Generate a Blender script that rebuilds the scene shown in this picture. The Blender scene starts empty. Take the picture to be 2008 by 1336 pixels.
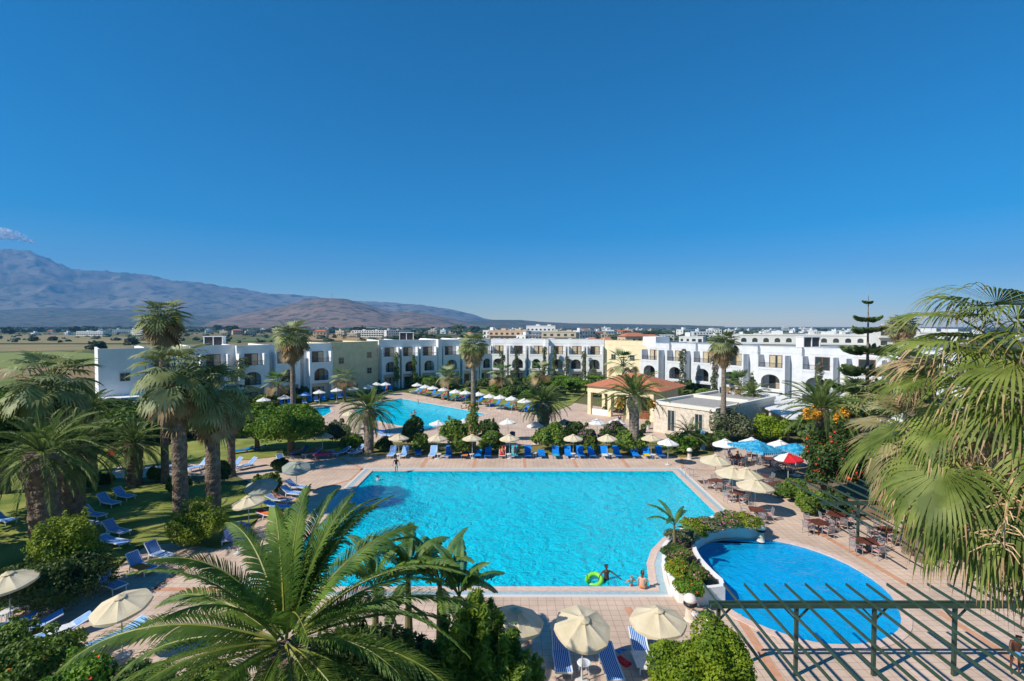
import bpy, bmesh, math, random
import numpy as np
from mathutils import Vector, Matrix, noise
from mathutils.geometry import tessellate_polygon
R = math.radians
SC = bpy.context.scene
COL = SC.collection
# ------------------------------------------------------------------ camera, sky, sun, exposure
H = 13.5; F = 1004.0; TH = math.atan(28 / F)
cd = bpy.data.cameras.new('camera'); cam = bpy.data.objects.new('camera', cd); COL.objects.link(cam)
cd.sensor_width = 36; cd.lens = 18; cd.clip_end = 40000; cd.clip_start = .1
cam.location = (0, 0, H); cam.rotation_euler = (R(90) - TH, 0, 0); SC.camera = cam
AZ = R(27); EL = R(41)                                   # shadows run towards +x and a little away
SUNV = Vector((-math.cos(EL) * math.cos(AZ), -math.cos(EL) * math.sin(AZ), math.sin(EL)))
W = bpy.data.worlds.new('World'); SC.world = W; W.use_nodes = True
wn = W.node_tree; bg = wn.nodes['Background']
sky = wn.nodes.new('ShaderNodeTexSky'); sky.sky_type = 'NISHITA'; sky.sun_disc = False
sky.sun_elevation = EL; sky.sun_rotation = math.atan2(SUNV.x, SUNV.y)
sky.altitude = 0; sky.air_density = 1.0; sky.dust_density = 0; sky.ozone_density = 4
hs = wn.nodes.new('ShaderNodeHueSaturation'); hs.inputs['Saturation'].default_value = 1.65; hs.inputs['Value'].default_value = .9
hs.inputs['Hue'].default_value = .497
wn.links.new(sky.outputs[0], hs.inputs['Color']); wn.links.new(hs.outputs[0], bg.inputs[0]); bg.inputs[1].default_value = .071
sd = bpy.data.lights.new('sun', 'SUN'); sd.energy = 3.15; sd.angle = R(.55); sd.color = (1, .93, .82)
so = bpy.data.objects.new('sun', sd); COL.objects.link(so); so.rotation_euler = SUNV.to_track_quat('Z', 'Y').to_euler()
SC.view_settings.view_transform = 'Standard'; SC.view_settings.look = 'None'
SC.view_settings.exposure = .8; SC.view_settings.gamma = 1
SC.cycles.max_bounces = 6; SC.cycles.transparent_max_bounces = 8; SC.cycles.volume_bounces = 1
SC.cycles.caustics_reflective = False; SC.cycles.caustics_refractive = False

def P(x, y, z=0.0):                                      # photo pixel -> point at height z
    u = (x - 1004) / F; v = -(y - 668) / F
    dy = math.cos(TH) + v * math.sin(TH); dz = -math.sin(TH) + v * math.cos(TH)
    t = (z - H) / dz
    return Vector((u * t, dy * t, z))
def PY(x, y, D):                                         # photo pixel -> point at distance D
    u = (x - 1004) / F; v = -(y - 668) / F
    dy = math.cos(TH) + v * math.sin(TH); dz = -math.sin(TH) + v * math.cos(TH)
    t = D / dy
    return Vector((u * t, D, H + dz * t))
# ------------------------------------------------------------------ materials
MATS = {}
def mat(name, col, col2=None, scale=5, rough=.8, bump=0, bscale=None, spec=.3, trans=0, hue=0, detail=4, metal=0, dist=.05, ramp=(.35, .65)):
    if name in MATS: return MATS[name]
    m = bpy.data.materials.new(name); m.use_nodes = True; nt = m.node_tree; N = nt.nodes; L = nt.links
    b = N['Principled BSDF']; b.inputs['Roughness'].default_value = rough; b.inputs['Specular IOR Level'].default_value = spec
    b.inputs['Metallic'].default_value = metal
    tc = N.new('ShaderNodeTexCoord'); src = None
    if col2:
        nz = N.new('ShaderNodeTexNoise'); nz.inputs['Scale'].default_value = scale; nz.inputs['Detail'].default_value = detail
        L.new(tc.outputs['Object'], nz.inputs['Vector'])
        r = N.new('ShaderNodeValToRGB'); r.color_ramp.elements[0].position = ramp[0]; r.color_ramp.elements[1].position = ramp[1]
        r.color_ramp.elements[0].color = (*col, 1); r.color_ramp.elements[1].color = (*col2, 1)
        L.new(nz.outputs['Fac'], r.inputs[0]); src = r.outputs[0]
    if hue:
        oi = N.new('ShaderNodeObjectInfo'); h = N.new('ShaderNodeHueSaturation'); mr = N.new('ShaderNodeMapRange')
        mr.inputs['To Min'].default_value = 1 - hue; mr.inputs['To Max'].default_value = 1 + hue
        L.new(oi.outputs['Random'], mr.inputs['Value']); L.new(mr.outputs[0], h.inputs['Value'])
        if src: L.new(src, h.inputs['Color'])
        else: h.inputs['Color'].default_value = (*col, 1)
        src = h.outputs[0]
    if src: L.new(src, b.inputs['Base Color'])
    else: b.inputs['Base Color'].default_value = (*col, 1)
    if bump:
        n2 = N.new('ShaderNodeTexNoise'); n2.inputs['Scale'].default_value = bscale or scale * 3; n2.inputs['Detail'].default_value = 3
        L.new(tc.outputs['Object'], n2.inputs['Vector'])
        bp = N.new('ShaderNodeBump'); bp.inputs['Strength'].default_value = bump; bp.inputs['Distance'].default_value = dist
        L.new(n2.outputs['Fac'], bp.inputs['Height']); L.new(bp.outputs[0], b.inputs['Normal'])
    if trans:
        tr = N.new('ShaderNodeBsdfTranslucent'); mx = N.new('ShaderNodeMixShader'); mx.inputs[0].default_value = trans
        if src: L.new(src, tr.inputs[0])
        else: tr.inputs[0].default_value = (*col, 1)
        L.new(b.outputs[0], mx.inputs[1]); L.new(tr.outputs[0], mx.inputs[2]); L.new(mx.outputs[0], N['Material Output'].inputs['Surface'])
    MATS[name] = m; return m
white = mat('white_render', (.70, .71, .72), (.82, .82, .81), .5, .85, .15, 12, detail=9, ramp=(.3, .6))
yellow = mat('yellow_render', (.70, .56, .33), (.78, .65, .40), .8, .85, .1, 12)
cream = mat('cream_render', (.74, .62, .40), (.80, .70, .48), 1, .85, .1, 12)
stonem = mat('pale_stone', (.58, .48, .38), (.74, .66, .56), 2.5, .85, .5, 4)
glassd = mat('dark_glass', (.03, .045, .05), rough=.12, spec=.8)
wood = mat('brown_door_wood', (.16, .06, .03), (.24, .10, .05), 3, .5)
curtain = mat('curtain', (.42, .36, .24), (.55, .48, .34), 3, .8)
railm = mat('dark_rail_paint', (.05, .05, .055), rough=.5)
blue = mat('blue_plastic', (.004, .19, .68), (.008, .25, .78), 4, .5, hue=.12)
lblue = mat('light_blue_fabric', (.16, .34, .70), (.24, .43, .78), 6, .7, hue=.15)
navy = mat('navy_cloth', (.012, .03, .11), (.02, .045, .15), 5, .8)
whitep = mat('white_plastic', (.72, .74, .76), rough=.4)
canvas = mat('cream_canvas', (.72, .62, .42), (.80, .71, .52), 2, .85, .1, 8, trans=.25)
canvasw = mat('white_canvas', (.80, .80, .78), (.86, .85, .82), 2, .85, .1, 8, trans=.2)
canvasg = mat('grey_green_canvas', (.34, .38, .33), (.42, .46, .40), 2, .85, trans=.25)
canvasb = mat('bright_blue_canvas', (.01, .28, .55), (.10, .50, .75), 3, .8, trans=.2, detail=8, ramp=(.45, .6))
redm = mat('red_cloth', (.62, .02, .03), rough=.7)
pinkm = mat('pink_cloth', (.75, .05, .22), rough=.7)
orangem = mat('orange_cloth', (.75, .20, .03), rough=.7)
tealm = mat('teal_cloth', (.03, .42, .50), rough=.7)
towelw = mat('white_towel', (.78, .78, .80), (.70, .62, .50), 5, .9, .3, 30)
greenm = mat('green_pergola_paint', (.022, .05, .034), (.034, .07, .046), 3, .45, spec=.5)
polem = mat('pale_pole', (.55, .52, .47), rough=.5)
rattan = mat('brown_table_wood', (.10, .030, .018), (.17, .055, .035), 6, .5)
alum = mat('grey_metal', (.45, .46, .48), rough=.35, metal=.6)
terra = mat('terracotta_tiles', (.40, .13, .065), (.56, .22, .12), 5, .8, .6, 14)
greyroof = mat('grey_gravel_roof', (.30, .29, .27), (.40, .38, .35), 3, .9)
skin1 = mat('tanned_skin', (.42, .20, .12), rough=.5)
skin2 = mat('dark_skin', (.10, .042, .025), rough=.4)
skin3 = mat('fair_skin', (.62, .36, .26), rough=.5)
hairm = mat('dark_hair', (.02, .013, .01), rough=.6)
hairl = mat('fair_hair', (.45, .32, .16), rough=.6)
black = mat('black_plastic', (.015, .015, .017), rough=.5)
limeg = mat('lime_plastic', (.22, .65, .06), rough=.3)
yel = mat('yellow_plastic', (.75, .55, .02), rough=.4)
def leafm(name, a, b, trans=.28, scale=.9, rough=.55, hue=.12): return mat(name, a, b, scale, rough, trans=trans, hue=hue, spec=.35, detail=6, ramp=(.4, .6))
fr_g = leafm('date_palm_green', (.080, .135, .028), (.175, .245, .055))
fr_h = leafm('near_date_palm_green', (.065, .145, .022), (.175, .275, .042), .38, 1.3)
fan_g = leafm('fan_palm_green', (.16, .205, .07), (.31, .35, .14))
fan_l = leafm('pale_fan_leaf', (.27, .31, .12), (.42, .45, .24), .35)
fr_l = leafm('pale_date_frond', (.14, .21, .05), (.26, .33, .09), .35)
fan_h = leafm('near_fan_palm_green', (.105, .155, .022), (.255, .31, .065), .38, 2.2)
fan_d = leafm('dead_palm_leaf', (.26, .165, .07), (.42, .29, .15), .15)
rach = mat('frond_rib', (.14, .19, .03), (.26, .24, .04), 3, .5)
rachd = mat('green_frond_rib', (.10, .14, .03), rough=.5)
bu_y = leafm('yellow_green_leaves', (.12, .19, .012), (.27, .34, .02), .3, 2.2)
bu_g = leafm('mid_green_leaves', (.08, .15, .02), (.18, .27, .035), .3, 1.4)
bu_d = leafm('dark_green_leaves', (.042, .088, .02), (.11, .17, .035), .28, 1.4)
bu_o = leafm('olive_grey_leaves', (.10, .13, .06), (.19, .21, .11), .25, 1.2)
bu_c = leafm('bright_green_leaves', (.075, .175, .014), (.18, .31, .022), .35, 1.0)
ban_g = leafm('banana_leaf', (.045, .120, .018), (.13, .22, .03), .35, 2)
far_g = leafm('far_tree_leaves', (.035, .065, .025), (.075, .11, .04), .1, .3)
bark = mat('palm_bark', (.14, .10, .075), (.28, .21, .16), 3, .95, 1, 9, dist=.15)
barkg = mat('grey_palm_bark', (.17, .135, .11), (.30, .245, .20), 4, .95, 1, 10, dist=.1)
fl_r = mat('red_petals', (.72, .03, .015), (.80, .10, .03), 8, .6)
fl_p = mat('pink_petals', (.62, .16, .30), (.72, .30, .42), 8, .6)
fl_m = mat('magenta_petals', (.42, .05, .38), (.55, .12, .46), 8, .6)
fl_w = mat('pale_petals', (.75, .55, .52), (.8, .7, .66), 8, .6)
fruitm = mat('orange_dates', (.62, .24, .015), (.75, .36, .03), 9, .5)
soilm = mat('dry_soil', (.16, .11, .07), (.24, .17, .11), 2, .95, .5, 10)
# ------------------------------------------------------------------ mesh helpers
def tag(o, label=None, cat=None, group=None, kind=None):
    if label: o['label'] = label
    if cat: o['category'] = cat
    if group: o['group'] = group
    if kind: o['kind'] = kind
    return o
def link(o, parent=None):
    COL.objects.link(o)
    if parent is not None: o.parent = parent
    return o
def root(name, loc, rz=0, label=None, cat=None, group=None):
    o = bpy.data.objects.new(name, None); link(o); o.location = loc; o.rotation_euler = (0, 0, rz); o.empty_display_size = .3
    return tag(o, label, cat, group)
def mesh(name, V, Fc, mats, mi=None, smooth=False):
    me = bpy.data.meshes.new(name); me.from_pydata([tuple(v) for v in V], [], [tuple(f) for f in Fc])
    if not isinstance(mats, (list, tuple)): mats = [mats]
    for m in mats: me.materials.append(m)
    if mi is not None: me.polygons.foreach_set('material_index', list(mi))
    if smooth: me.polygons.foreach_set('use_smooth', [True] * len(me.polygons))
    me.update(); return me
def obj(name, me, parent=None, loc=None, rot=None, sc=None):
    o = bpy.data.objects.new(name, me); link(o, parent)
    if loc is not None: o.location = loc
    if rot is not None: o.rotation_euler = rot
    if sc is not None: o.scale = (sc, sc, sc) if isinstance(sc, (int, float)) else sc
    return o
class MB:
    def __init__(s): s.V = []; s.F = []; s.M = []
    def add(s, V, Fc, m=0):
        n = len(s.V); s.V += [tuple(v) for v in V]; s.F += [tuple(i + n for i in f) for f in Fc]; s.M += [m] * len(Fc); return s
    def box(s, x0, x1, y0, y1, z0, z1, m=0):
        return s.add([(x0, y0, z0), (x1, y0, z0), (x1, y1, z0), (x0, y1, z0), (x0, y0, z1), (x1, y0, z1), (x1, y1, z1), (x0, y1, z1)],
                     [(0, 3, 2, 1), (4, 5, 6, 7), (0, 1, 5, 4), (1, 2, 6, 5), (2, 3, 7, 6), (3, 0, 4, 7)], m)
    def bar(s, a, b, w, h=None, m=0):                    # square bar between two points
        a = Vector(a); b = Vector(b); h = h or w; d = (b - a).normalized()
        up = Vector((0, 0, 1)) if abs(d.z) < .95 else Vector((0, 1, 0))
        sx = d.cross(up).normalized() * w / 2; sy = sx.normalized().cross(d) * h / 2
        V = [p + i * sx + j * sy for p in (a, b) for i, j in ((-1, -1), (1, -1), (1, 1), (-1, 1))]
        return s.add(V, [(0, 1, 2, 3), (7, 6, 5, 4), (0, 4, 5, 1), (1, 5, 6, 2), (2, 6, 7, 3), (3, 7, 4, 0)], m)
    def tube(s, pts, rad, n=8, m=0, cap=True, wob=0, seed=0):
        rnd = random.Random(seed); pts = [Vector(p) for p in pts]; V = []; Fc = []
        if isinstance(rad, (int, float)): rad = [rad] * len(pts)
        for i, p in enumerate(pts):
            d = (pts[min(i + 1, len(pts) - 1)] - pts[max(i - 1, 0)]).normalized()
            up = Vector((0, 1, 0)) if abs(d.z) > .7 else Vector((0, 0, 1))
            a = d.cross(up).normalized(); b = a.cross(d)
            for k in range(n):
                t = 2 * math.pi * (k + (i % 2) * .5 * (wob > 0)) / n
                r = rad[i] * (1 + wob * rnd.uniform(-1, 1)); V.append(p + (a * math.cos(t) + b * math.sin(t)) * r)
        for i in range(len(pts) - 1):
            for k in range(n):
                k2 = (k + 1) % n; Fc.append((i * n + k, i * n + k2, (i + 1) * n + k2, (i + 1) * n + k))
        if cap: Fc.append(tuple(range(n))[::-1]); Fc.append(tuple(range((len(pts) - 1) * n, len(pts) * n)))
        return s.add(V, Fc, m)
    def lathe(s, prof, n=16, m=0, c=(0, 0, 0)):
        V = []; Fc = []
        for r, z in prof:
            for k in range(n):
                t = 2 * math.pi * k / n; V.append((c[0] + r * math.cos(t), c[1] + r * math.sin(t), c[2] + z))
        for i in range(len(prof) - 1):
            for k in range(n):
                k2 = (k + 1) % n; Fc.append((i * n + k, i * n + k2, (i + 1) * n + k2, (i + 1) * n + k))
        if prof[0][0] > .001: Fc.append(tuple(range(n))[::-1])
        if prof[-1][0] > .001: Fc.append(tuple(range((len(prof) - 1) * n, len(prof) * n)))
        return s.add(V, Fc, m)
    def mesh(s, name, mats, smooth=False): return mesh(name, s.V, s.F, mats, s.M, smooth)
    def build(s, name, mats, parent=None, smooth=False, **k): return obj(name, s.mesh(name, mats, smooth), parent, **k)
def copy_tree(o, parent=None):
    c = o.copy(); COL.objects.link(c)
    if parent is not None: c.parent = parent
    for ch in list(o.children): copy_tree(ch, c)
    return c
def kids(o):
    r = [o]
    for c in o.children: r += kids(c)
    return r
ORD = ['first', 'second', 'third', 'fourth', 'fifth', 'sixth', 'seventh', 'eighth', 'ninth', 'tenth', 'eleventh', 'twelfth', 'thirteenth', 'fourteenth', 'fifteenth', 'sixteenth', 'seventeenth', 'eighteenth', 'nineteenth', 'twentieth', 'twenty-first', 'twenty-second', 'twenty-third', 'twenty-fourth', 'twenty-fifth', 'twenty-sixth', 'twenty-seventh', 'twenty-eighth', 'twenty-ninth', 'thirtieth', 'thirty-first', 'thirty-second', 'thirty-third', 'thirty-fourth', 'thirty-fifth', 'thirty-sixth']
def sheet(name, outer, z, m, holes=(), kind='structure', thick=0):
    loops = [[Vector((p[0], p[1], 0)) for p in outer]] + [[Vector((p[0], p[1], 0)) for p in h] for h in holes]
    tris = tessellate_polygon(loops); V = [(v.x, v.y, z) for l in loops for v in l]; Fc = []
    for t in tris:
        a, b, c = (Vector(V[i]) for i in t)
        Fc.append(t if (b - a).cross(c - a).z > 0 else t[::-1])
    if thick:
        n0 = 0
        for l in loops:
            n = len(l); k = len(V); V += [(v.x, v.y, z - thick) for v in l]
            for i in range(n):
                j = (i + 1) % n; Fc.append((n0 + i, n0 + j, k + j, k + i))
            n0 += n
    o = obj(name, mesh(name, V, Fc, m)); 
    if kind: o['kind'] = kind
    return o
def offset(poly, d):                                     # offset a polygon outwards (d > 0)
    n = len(poly); A = sum(poly[i][0] * poly[(i + 1) % n][1] - poly[(i + 1) % n][0] * poly[i][1] for i in range(n)); s = 1 if A > 0 else -1
    out = []
    for i in range(n):
        p = Vector(poly[i][:2]); a = (p - Vector(poly[i - 1][:2])).normalized(); b = (Vector(poly[(i + 1) % n][:2]) - p).normalized()
        na = Vector((a.y, -a.x)) * s; nb = Vector((b.y, -b.x)) * s; m = (na + nb)
        m = m / max(m.dot(na), .3) if m.length > .01 else na
        out.append(p + m * d)
    return out
def smoothpoly(pts, k=4):                                # Catmull-Rom through a closed loop
    n = len(pts); o = []
    for i in range(n):
        p0, p1, p2, p3 = (Vector(pts[(i + j) % n][:2]) for j in (-1, 0, 1, 2))
        for q in range(k):
            t = q / k; o.append(.5 * ((2 * p1) + (p2 - p0) * t + (2 * p0 - 5 * p1 + 4 * p2 - p3) * t * t + (3 * p1 - p0 - 3 * p2 + p3) * t ** 3))
    return o
# ------------------------------------------------------------------ setting: ground, pools, deck, lawns, hills
def groundmat():
    m = bpy.data.materials.new('dry_plain'); m.use_nodes = True; N = m.node_tree.nodes; L = m.node_tree.links; b = N['Principled BSDF']
    b.inputs['Roughness'].default_value = .95; b.inputs['Specular IOR Level'].default_value = .1
    g = N.new('ShaderNodeNewGeometry'); v = N.new('ShaderNodeTexVoronoi'); v.inputs['Scale'].default_value = .006
    L.new(g.outputs['Position'], v.inputs['Vector'])
    r = N.new('ShaderNodeValToRGB'); e = r.color_ramp.elements; e[0].color = (.11, .13, .05, 1); e[1].color = (.28, .21, .11, 1)
    for p, c in ((.25, (.07, .10, .035)), (.5, (.30, .22, .11)), (.6, (.10, .12, .045)), (.8, (.15, .15, .065))):
        q = e.new(p); q.color = (*c, 1)
    s = N.new('ShaderNodeSeparateColor'); L.new(v.outputs['Color'], s.inputs[0]); L.new(s.outputs[0], r.inputs[0])
    n = N.new('ShaderNodeTexNoise'); n.inputs['Scale'].default_value = .08; n.inputs['Detail'].default_value = 6; L.new(g.outputs['Position'], n.inputs['Vector'])
    mx = N.new('ShaderNodeMix'); mx.data_type = 'RGBA'; mx.blend_type = 'OVERLAY'; mx.inputs[0].default_value = .5
    L.new(r.outputs[0], mx.inputs[6]); L.new(n.outputs['Fac'], mx.inputs[7]); L.new(mx.outputs[2], b.inputs['Base Color'])
    return m
def pavemat(name, c1, c2, mortar, w, h, ms=.02):
    m = bpy.data.materials.new(name); m.use_nodes = True; N = m.node_tree.nodes; L = m.node_tree.links; b = N['Principled BSDF']
    b.inputs['Roughness'].default_value = .8; b.inputs['Specular IOR Level'].default_value = .25
    tc = N.new('ShaderNodeTexCoord'); br = N.new('ShaderNodeTexBrick'); br.offset = 0
    br.inputs['Scale'].default_value = 1; br.inputs['Brick Width'].default_value = w; br.inputs['Row Height'].default_value = h
    br.inputs['Mortar Size'].default_value = ms; br.inputs['Color1'].default_value = (*c1, 1); br.inputs['Color2'].default_value = (*c2, 1); br.inputs['Mortar'].default_value = (*mortar, 1)
    L.new(tc.outputs['Object'], br.inputs['Vector'])
    n = N.new('ShaderNodeTexNoise'); n.inputs['Scale'].default_value = .35; n.inputs['Detail'].default_value = 8; n.inputs['Roughness'].default_value = .65; L.new(tc.outputs['Object'], n.inputs['Vector'])
    r = N.new('ShaderNodeValToRGB'); r.color_ramp.elements[0].position = .3; r.color_ramp.elements[1].position = .7
    r.color_ramp.elements[0].color = (.74, .72, .69, 1); r.color_ramp.elements[1].color = (1.08, 1.05, 1.02, 1); L.new(n.outputs['Fac'], r.inputs[0])
    mx = N.new('ShaderNodeMix'); mx.data_type = 'RGBA'; mx.blend_type = 'MULTIPLY'; mx.inputs[0].default_value = 1
    L.new(br.outputs['Color'], mx.inputs[6]); L.new(r.outputs[0], mx.inputs[7]); L.new(mx.outputs[2], b.inputs['Base Color'])
    bp = N.new('ShaderNodeBump'); bp.inputs['Strength'].default_value = .3; bp.inputs['Distance'].default_value = .01
    L.new(br.outputs['Fac'], bp.inputs['Height']); bp.invert = True; L.new(bp.outputs[0], b.inputs['Normal'])
    return m
def watermat(name, col, tint, fac, sc, strength, dist=.3):
    m = bpy.data.materials.new(name); m.use_nodes = True; N = m.node_tree.nodes; L = m.node_tree.links
    b = N['Principled BSDF']; b.inputs['Base Color'].default_value = (*col, 1); b.inputs['Roughness'].default_value = .06; b.inputs['Specular IOR Level'].default_value = .22
    tc = N.new('ShaderNodeTexCoord'); n = N.new('ShaderNodeTexNoise'); n.inputs['Scale'].default_value = sc; n.inputs['Detail'].default_value = 3; n.inputs['Distortion'].default_value = 1.2
    n2 = N.new('ShaderNodeTexNoise'); n2.inputs['Scale'].default_value = sc * .33; n2.inputs['Detail'].default_value = 2; n2.inputs['Distortion'].default_value = .5
    L.new(tc.outputs['Object'], n.inputs['Vector']); L.new(tc.outputs['Object'], n2.inputs['Vector'])
    ad = N.new('ShaderNodeMath'); ad.operation = 'MULTIPLY_ADD'; ad.inputs[1].default_value = 1.6; L.new(n2.outputs['Fac'], ad.inputs[0]); L.new(n.outputs['Fac'], ad.inputs[2])
    bp = N.new('ShaderNodeBump'); bp.inputs['Strength'].default_value = strength; bp.inputs['Distance'].default_value = dist
    L.new(ad.outputs[0], bp.inputs['Height']); L.new(bp.outputs[0], b.inputs['Normal'])
    t = N.new('ShaderNodeBsdfTransparent'); t.inputs[0].default_value = (*tint, 1)
    mx = N.new('ShaderNodeMixShader'); mx.inputs[0].default_value = fac
    L.new(t.outputs[0], mx.inputs[1]); L.new(b.outputs[0], mx.inputs[2]); L.new(mx.outputs[0], N['Material Output'].inputs['Surface'])
    return m
def tilemat(name, col, line):
    return pavemat(name, col, tuple(c * .9 for c in col), line, .3, .3, .012)
pave = pavemat('pink_beige_paving', (.61, .475, .385), (.66, .52, .42), (.42, .31, .24), .42, .42, .014)
paveg = pavemat('grey_beige_paving', (.50, .44, .39), (.54, .47, .42), (.40, .34, .30), .5, .5, .02)
orangetile = mat('orange_floor_tiles', (.52, .26, .155), (.60, .33, .21), 3, .75)
coping = mat('coping_stone', (.60, .44, .36), (.68, .53, .45), 4, .7)
grassm = mat('lawn_grass', (.13, .18, .028), (.29, .30, .07), .45, .95, .6, 22, detail=10, dist=.04)
grassd = mat('dry_lawn_grass', (.14, .15, .035), (.24, .20, .07), .5, .95, .6, 22, detail=10, dist=.04)
MP = [(727, 930), (1330, 933.5), (1405, 1008), (1378, 1022), (1335, 1037), (1300, 1056), (1277, 1080), (1268, 1105), (1271, 1135), (1281, 1163)]
main_pool = [P(*p) for p in MP]; main_pool = [Vector((v.x, v.y)) for v in main_pool]
main_pool.append(Vector((-13.1, 26.1))); main_pool[0] = Vector((-13.0, 47.3)); main_pool[1].y = 47.3; main_pool[-2].y = 26.1
SP = [(1361, 1095), (1368, 1076), (1395, 1063), (1440, 1058), (1495, 1058), (1550, 1067), (1605, 1083), (1660, 1106), (1710, 1136), (1745, 1166), (1764, 1200), (1766, 1228), (1748, 1248), (1705, 1262), (1655, 1266), (1600, 1262), (1540, 1246), (1480, 1223), (1436, 1198), (1415, 1172), (1395, 1148), (1370, 1122)]
small_pool = smoothpoly([P(*p) for p in SP], 2)
BP = [(788, 782), (955, 812), (829, 844), (759, 831), (712, 818), (694, 806), (735, 789)]
back_pool = [Vector(P(*p)[:2]) for p in BP]
kid_pool = [Vector(P(*p)[:2]) for p in [(618, 800), (646, 798), (650, 808), (634, 817), (620, 812)]]
POOLS = (main_pool, small_pool, back_pool, kid_pool)
DZ = .02
g = sheet('ground', [(-9000, 1), (9000, 1), (9000, 9500), (-9000, 9500)], -.03, groundmat(), POOLS)
deck_out = [(-26, 13), (34, 13), (40, 30), (46, 47), (30, 55.2), (18.6, 60.5), (19.5, 66), (20, 76), (16, 84), (9, 92), (4, 88), (1, 83), (-12, 93), (-22, 104), (-26, 101), (-23, 95), (-33, 88), (-42, 84), (-44, 76), (-34, 72), (-20, 64.5), (-17, 56.5), (-5, 54.8), (-14, 54.2), (-24, 53), (-40, 51), (-41, 44.5), (-25, 46), (-19.5, 41), (-17, 33), (-22.5, 31.2), (-21.8, 27), (-27, 25)]
deck_out = [Vector(p) for p in deck_out]
paved = sheet('pool_deck', deck_out, DZ, pave, [offset(p, .01) for p in POOLS])
# gutter and coping round each pool, basin walls and floor, water
def pool(name, poly, depth, wm, fm, gut=True):
    n = len(poly); MBv = MB()
    V = [(p.x, p.y, -.02) for p in poly] + [(p.x, p.y, -depth) for p in poly]
    sd_ = sum(poly[i].x * poly[(i + 1) % n].y - poly[(i + 1) % n].x * poly[i].y for i in range(n)) > 0
    Fc = [((i + 1) % n, i, n + i, n + (i + 1) % n) if sd_ else (i, (i + 1) % n, n + (i + 1) % n, n + i) for i in range(n)]
    for f in tessellate_polygon([[Vector((p.x, p.y, 0)) for p in poly]]): 
        a, b, c = (Vector(V[n + i]) for i in f); Fc.append(tuple(n + i for i in (f if (b - a).cross(c - a).z > 0 else f[::-1])))
    o = obj(name + '_basin', mesh(name, V, Fc, fm)); o['kind'] = 'structure'
    w = sheet(name + '_water', [tuple(p) for p in offset(poly, -.002)], -.035, wm)
    ci = offset(poly, -.0); co = offset(poly, .42)
    cp = ring(name + '_coping', ci, co, -.05, DZ + .035, coping)
    if gut:
        ring(name + '_gutter', co, offset(poly, .78), DZ - .05, DZ + .016, mat('gutter_tiles', (.30, .44, .50), (.42, .52, .55), 6, .4))
        ring(name + '_gutter_edge', offset(poly, .785), offset(poly, 1.0), DZ - .05, DZ + .028, mat('white_edge_stone', (.66, .62, .58), rough=.8))
    return o
def ring(name, a, b, z0, z1, m):
    n = len(a); V = [(p[0], p[1], z) for z in (z1, z0) for l in (a, b) for p in l]; Fc = []
    for i in range(n):
        j = (i + 1) % n; Fc += [(i, n + i, n + j, j), (i, j, 2 * n + j, 2 * n + i), (n + j, n + i, 3 * n + i, 3 * n + j)]
    A = Vector(V[0]); q = [Vector(V[k]) for k in Fc[0]]
    if (q[1] - q[0]).cross(q[2] - q[0]).z < 0: Fc = [f[::-1] for f in Fc]
    o = obj(name, mesh(name, V, Fc, m)); o['kind'] = 'structure'; return o
wm1 = watermat('turquoise_water', (.0, .77, 1.0), (.18, .97, 1), .64, 3.6, 1.0, .36)
wm2 = watermat('blue_pool_water', (.006, .44, .82), (.22, .9, 1), .55, 1.5, .5, .25)
wm3 = watermat('cyan_pool_water', (.0, .68, .9), (.22, .97, 1), .6, 1.6, .9, .5)
tile1 = tilemat('cyan_pool_tiles', (.03, .82, 1.0), (.08, .83, 1.0)); tile2 = tilemat('blue_pool_tiles', (.01, .55, .92), (.04, .58, .92))
pool('big_pool', main_pool, 1.35, wm1, tile1); pool('round_pool', small_pool, .45, wm2, tile2, False)
pool('back_pool', back_pool, 1.3, wm3, tile1, False); pool('toddler_pool', kid_pool, .4, wm3, tile1, False)
# orange tile bands laid in the deck
def band(name, pts, w=.30, z=DZ + .006):
    m = MB(); pts = [Vector((p[0], p[1], 0)) for p in pts]
    for a, b in zip(pts, pts[1:]):
        d = (b - a).normalized(); n = Vector((-d.y, d.x, 0)) * w / 2
        m.add([(v.x, v.y, z) for v in (a - n, b - n, b + n, a + n)], [(0, 1, 2, 3)])
    o = m.build(name, orangetile); o['kind'] = 'structure'
for k in range(-2, 3): band('tile_band', [(1.25 + 4.95 * k, 48.35), (1.25 + 4.95 * k, 52.3)])
band('tile_band', [(-14.2, 48.2), (-18.6, 53.0)]); band('tile_band', [(16.2, 48.2), (17.5, 52.6)])
band('tile_band', [(-14.15, 48.2), (-14.15, 44.6), (-16.8, 41.0), (-16.8, 36)], .28)
band('tile_band', [P(585, 921), P(735, 921)], .28)
band('tile_band', [P(1345, 921), P(1470, 925)], .25); band('tile_band', [P(1345, 937), P(1400, 990)], .25)
for a, b in (((300, 1156), (440, 1158)), ((300, 1156), (400, 1092)), ((1230, 1192), (1275, 1265)), ((1445, 1205), (1530, 1336)), ((1605, 1045), (1800, 1160)), ((1840, 1200), (2008, 1308)), ((1540, 968), (1605, 1000)), ((1030, 1212), (1040, 1330))):
    band('tile_band', [P(*a), P(*b)], .36)
def lawn(name, pts, z=.07, m=None): return sheet(name, [tuple(P(*p)[:2]) for p in pts], z, m or grassm, thick=.08)
lawn('lawn', [(-260, 1230), (-30, 1215), (60, 1196), (130, 1186), (190, 1148), (270, 1072), (330, 1066), (430, 1078), (510, 1015), (548, 992), (540, 975), (470, 952), (330, 951), (190, 946), (100, 965), (-260, 990)])
lawn('lawn', [(-260, 985), (100, 962), (188, 943), (235, 914), (330, 912), (480, 903), (640, 886), (725, 893), (715, 868), (640, 862), (480, 862), (300, 858), (-260, 880)])
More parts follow.
